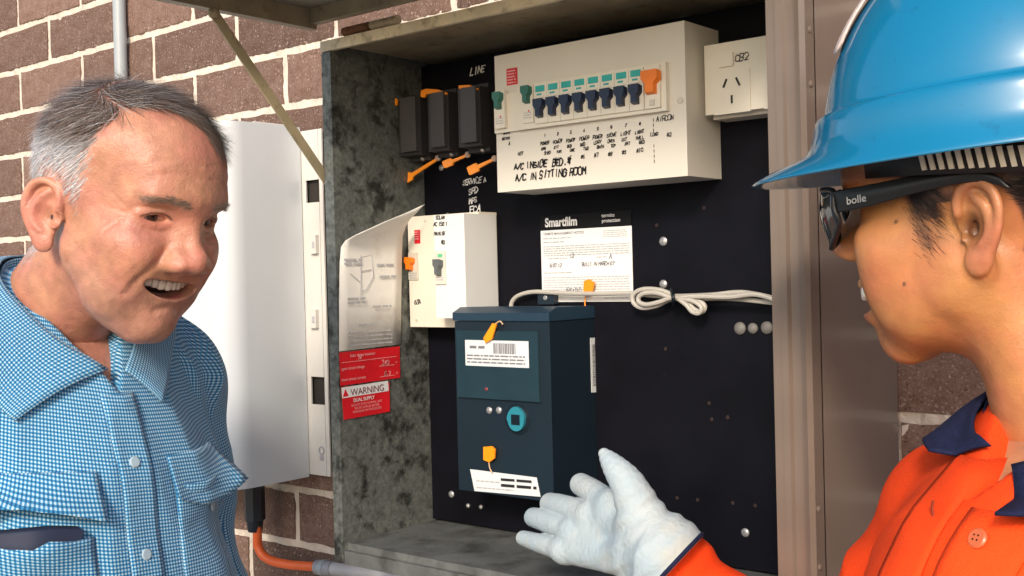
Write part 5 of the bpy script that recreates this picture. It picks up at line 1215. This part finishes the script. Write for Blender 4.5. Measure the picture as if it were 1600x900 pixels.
# ---------------------------------------------------------------- hard hat (axes of the head, metres)
hh = thing('hard_hat', 'glossy blue hard hat with a peak and a pale reflective strip', 'hard hat', tuple(Vector(OW)+Vector((0, 0, .05))))
def hw(p): return Vector(RW@np.asarray(p, float)+OW)
m_hat = mat('glossy_blue_shell', (.0, .15, .30), .16, var=.06, scale=9, spec=.55, coat=.7, dirt=('0b2c4a', 70, .3, .62, .72))
NT = 96
def hat_rings():
    R_ = []
    rx, ry, rz, c = .120, .109, .142, (-.010, 0, .056)
    for k in range(15):
        ph = math.radians(88-k*5.6); row = []
        for j in range(NT):
            a = 2*math.pi*j/NT; cx, sx = math.cos(a), math.sin(a)
            px_, py_ = rx*math.cos(ph)*cx, ry*math.cos(ph)*sx
            z_ = c[2]+rz*math.sin(ph)
            rid = .0030*math.exp(-((py_)/.020)**2)*sstep(np.array(math.cos(ph)), .2, .5)*1.0        # raised crown ridge
            row.append((c[0]+px_*(1+rid*4), py_, z_+float(rid)*1.0))
        R_.append(row)
    def ringat(off, z, pk=0, zd=0):
        row = []
        for j in range(NT):
            a = 2*math.pi*j/NT; cx, sx = math.cos(a), math.sin(a); p = max(0, cx)**2.2
            e = off+pk*p; row.append((c[0]+(rx+e)*cx, (ry+off+pk*.25*p)*sx*(1-.0*p), z+zd*p))
        return row
    R_.append(ringat(.0012, .0850)); R_.append(ringat(.0042, .0810)); R_.append(ringat(.0056, .0740)); R_.append(ringat(.0062, .0610, .004, .001))
    R_.append(ringat(.0090, .0545, .010, .003)); R_.append(ringat(.0125, .0480, .030, .006)); R_.append(ringat(.0150, .0440, .046, .003)); R_.append(ringat(.0152, .0415, .0475, .0025)); R_.append(ringat(.0125, .0420, .043, .003))
    R_.append(ringat(.0060, .0455, .022, .004)); R_.append(ringat(-.0010, .050, 0, .004)); R_.append(ringat(-.004, .075))
    for k in (8, 5, 2, 0):
        R_.append([(c[0]+(p[0]-c[0])*.965, p[1]*.965, p[2]-.0045) for p in R_[k]])
    return R_
HR = hat_rings(); V = np.array([p for r in HR for p in r]); nr = len(HR)
i = (np.arange(nr-1)[:, None]*NT+np.arange(NT)[None]).reshape(-1); j2 = (np.arange(nr-1)[:, None]*NT+(np.arange(NT)+1)[None] % NT).reshape(-1)
V2 = np.concatenate([V, [[-.010, 0, .199], [-.010, 0, .192]]]); Fq = np.stack([i, i+NT, j2+NT, j2], 1)
me = mesh_of('shell', V2[:-2]@RW.T+OW, Fq); bm = bmesh.new(); bm.from_mesh(me); bm.verts.ensure_lookup_table()
bm.faces.new([bm.verts[k] for k in range(NT)]); bm.faces.new([bm.verts[(nr-1)*NT+k] for k in range(NT)]); bmesh.ops.recalc_face_normals(bm, faces=bm.faces); bm.to_mesh(me); bm.free()
shell = link('shell', me, m_hat, hh, True); md = shell.modifiers.new('smooth', 'SUBSURF'); md.levels = md.render_levels = 1
def hat_pt(a, ph, lift=.0012):
    cx, sx = math.cos(a), math.sin(a); n = np.array((math.cos(ph)*cx/.120, math.cos(ph)*sx/.109, math.sin(ph)/.142)); n /= np.linalg.norm(n)
    return np.array((-.010+.120*math.cos(ph)*cx, .109*math.cos(ph)*sx, .056+.142*math.sin(ph)))+n*lift
m_tape = mat('pale_reflective_tape', (.62, .50, .46), .55, var=.2, scale=400)
bm = bmesh.new(); G_ = []
for k in range(25):
    t = k/24; row = []
    for q in range(7):
        u = (q/6-.5)*(1 if k > 1 else (.55, .85)[k]); yv = .040+.018*2*u; ph = math.radians(33+t*60); cph = .120*math.cos(ph)
        X_ = cph; yy_ = yv*(1-.55*t)+.004; rr = math.sqrt(max(1e-6, 1-(yy_/.109)**2))
        p = np.array((-.010+.120*rr*math.cos(ph), yy_, .056+.142*rr*math.sin(ph))); n = np.array(((p[0]+.01)/.120**2, p[1]/.109**2, (p[2]-.056)/.142**2)); n /= np.linalg.norm(n); row.append(bm.verts.new(hw(p+n*.0032)))
    G_.append(row)
for a, b in zip(G_, G_[1:]):
    for q in range(6): bm.faces.new((a[q], a[q+1], b[q+1], b[q]))
thicken(obj('reflective_strip', bm, m_tape, hh, smooth=True), .0012)
m_web = mat('black_harness', (.012, .012, .014), .6); m_rib = mat('pale_sweatband_rib', (.62, .55, .46), .6)
bm = bmesh.new(); NB = 40; rowsb = []
for z_ in (.030, .054):
    rowsb.append([bm.verts.new(hw((-.012+.098*math.cos(a), .0875*math.sin(a), z_+.010*math.cos(a)))) for a in np.linspace(0, 2*math.pi, NB, endpoint=False)])
for k in range(NB): bm.faces.new((rowsb[0][k], rowsb[0][(k+1) % NB], rowsb[1][(k+1) % NB], rowsb[1][k]))
thicken(obj('sweatband', bm, m_web, hh, smooth=True), .002)
for k in range(15):
    a = math.radians(74+k*3.4); p0 = np.array((-.012+.100*math.cos(a), .0895*math.sin(a), .033+.010*math.cos(a))); p1 = p0+np.array((.0015, .0012, .0125)); tg = np.array((-math.sin(a), math.cos(a), 0))*.0016
    obj('sweatband_rib', prism([hw(p0-tg), hw(p0+tg), hw(p1+tg), hw(p1-tg)], Vector(RW@np.array((math.cos(a), math.sin(a), 0)))*.0012), m_rib, hh)
m_strap = mat('navy_strap', (.016, .022, .040), .6)
for sy in (1, -1):
    o = shape('nape_strap', None, [[(-.030, sy*.0800, .040), (-.046, sy*.078, .018), (-.066, sy*.066, -.006), (-.092, sy*.030, -.030), (-.098, 0, -.034)], [(-.050, sy*.0815, .040), (-.064, sy*.074, .020), (-.078, sy*.062, .008), (-.096, sy*.03, -.010), (-.102, 0, -.012)]], m_strap, hh, 0, .002, None, OW, 6, RW)
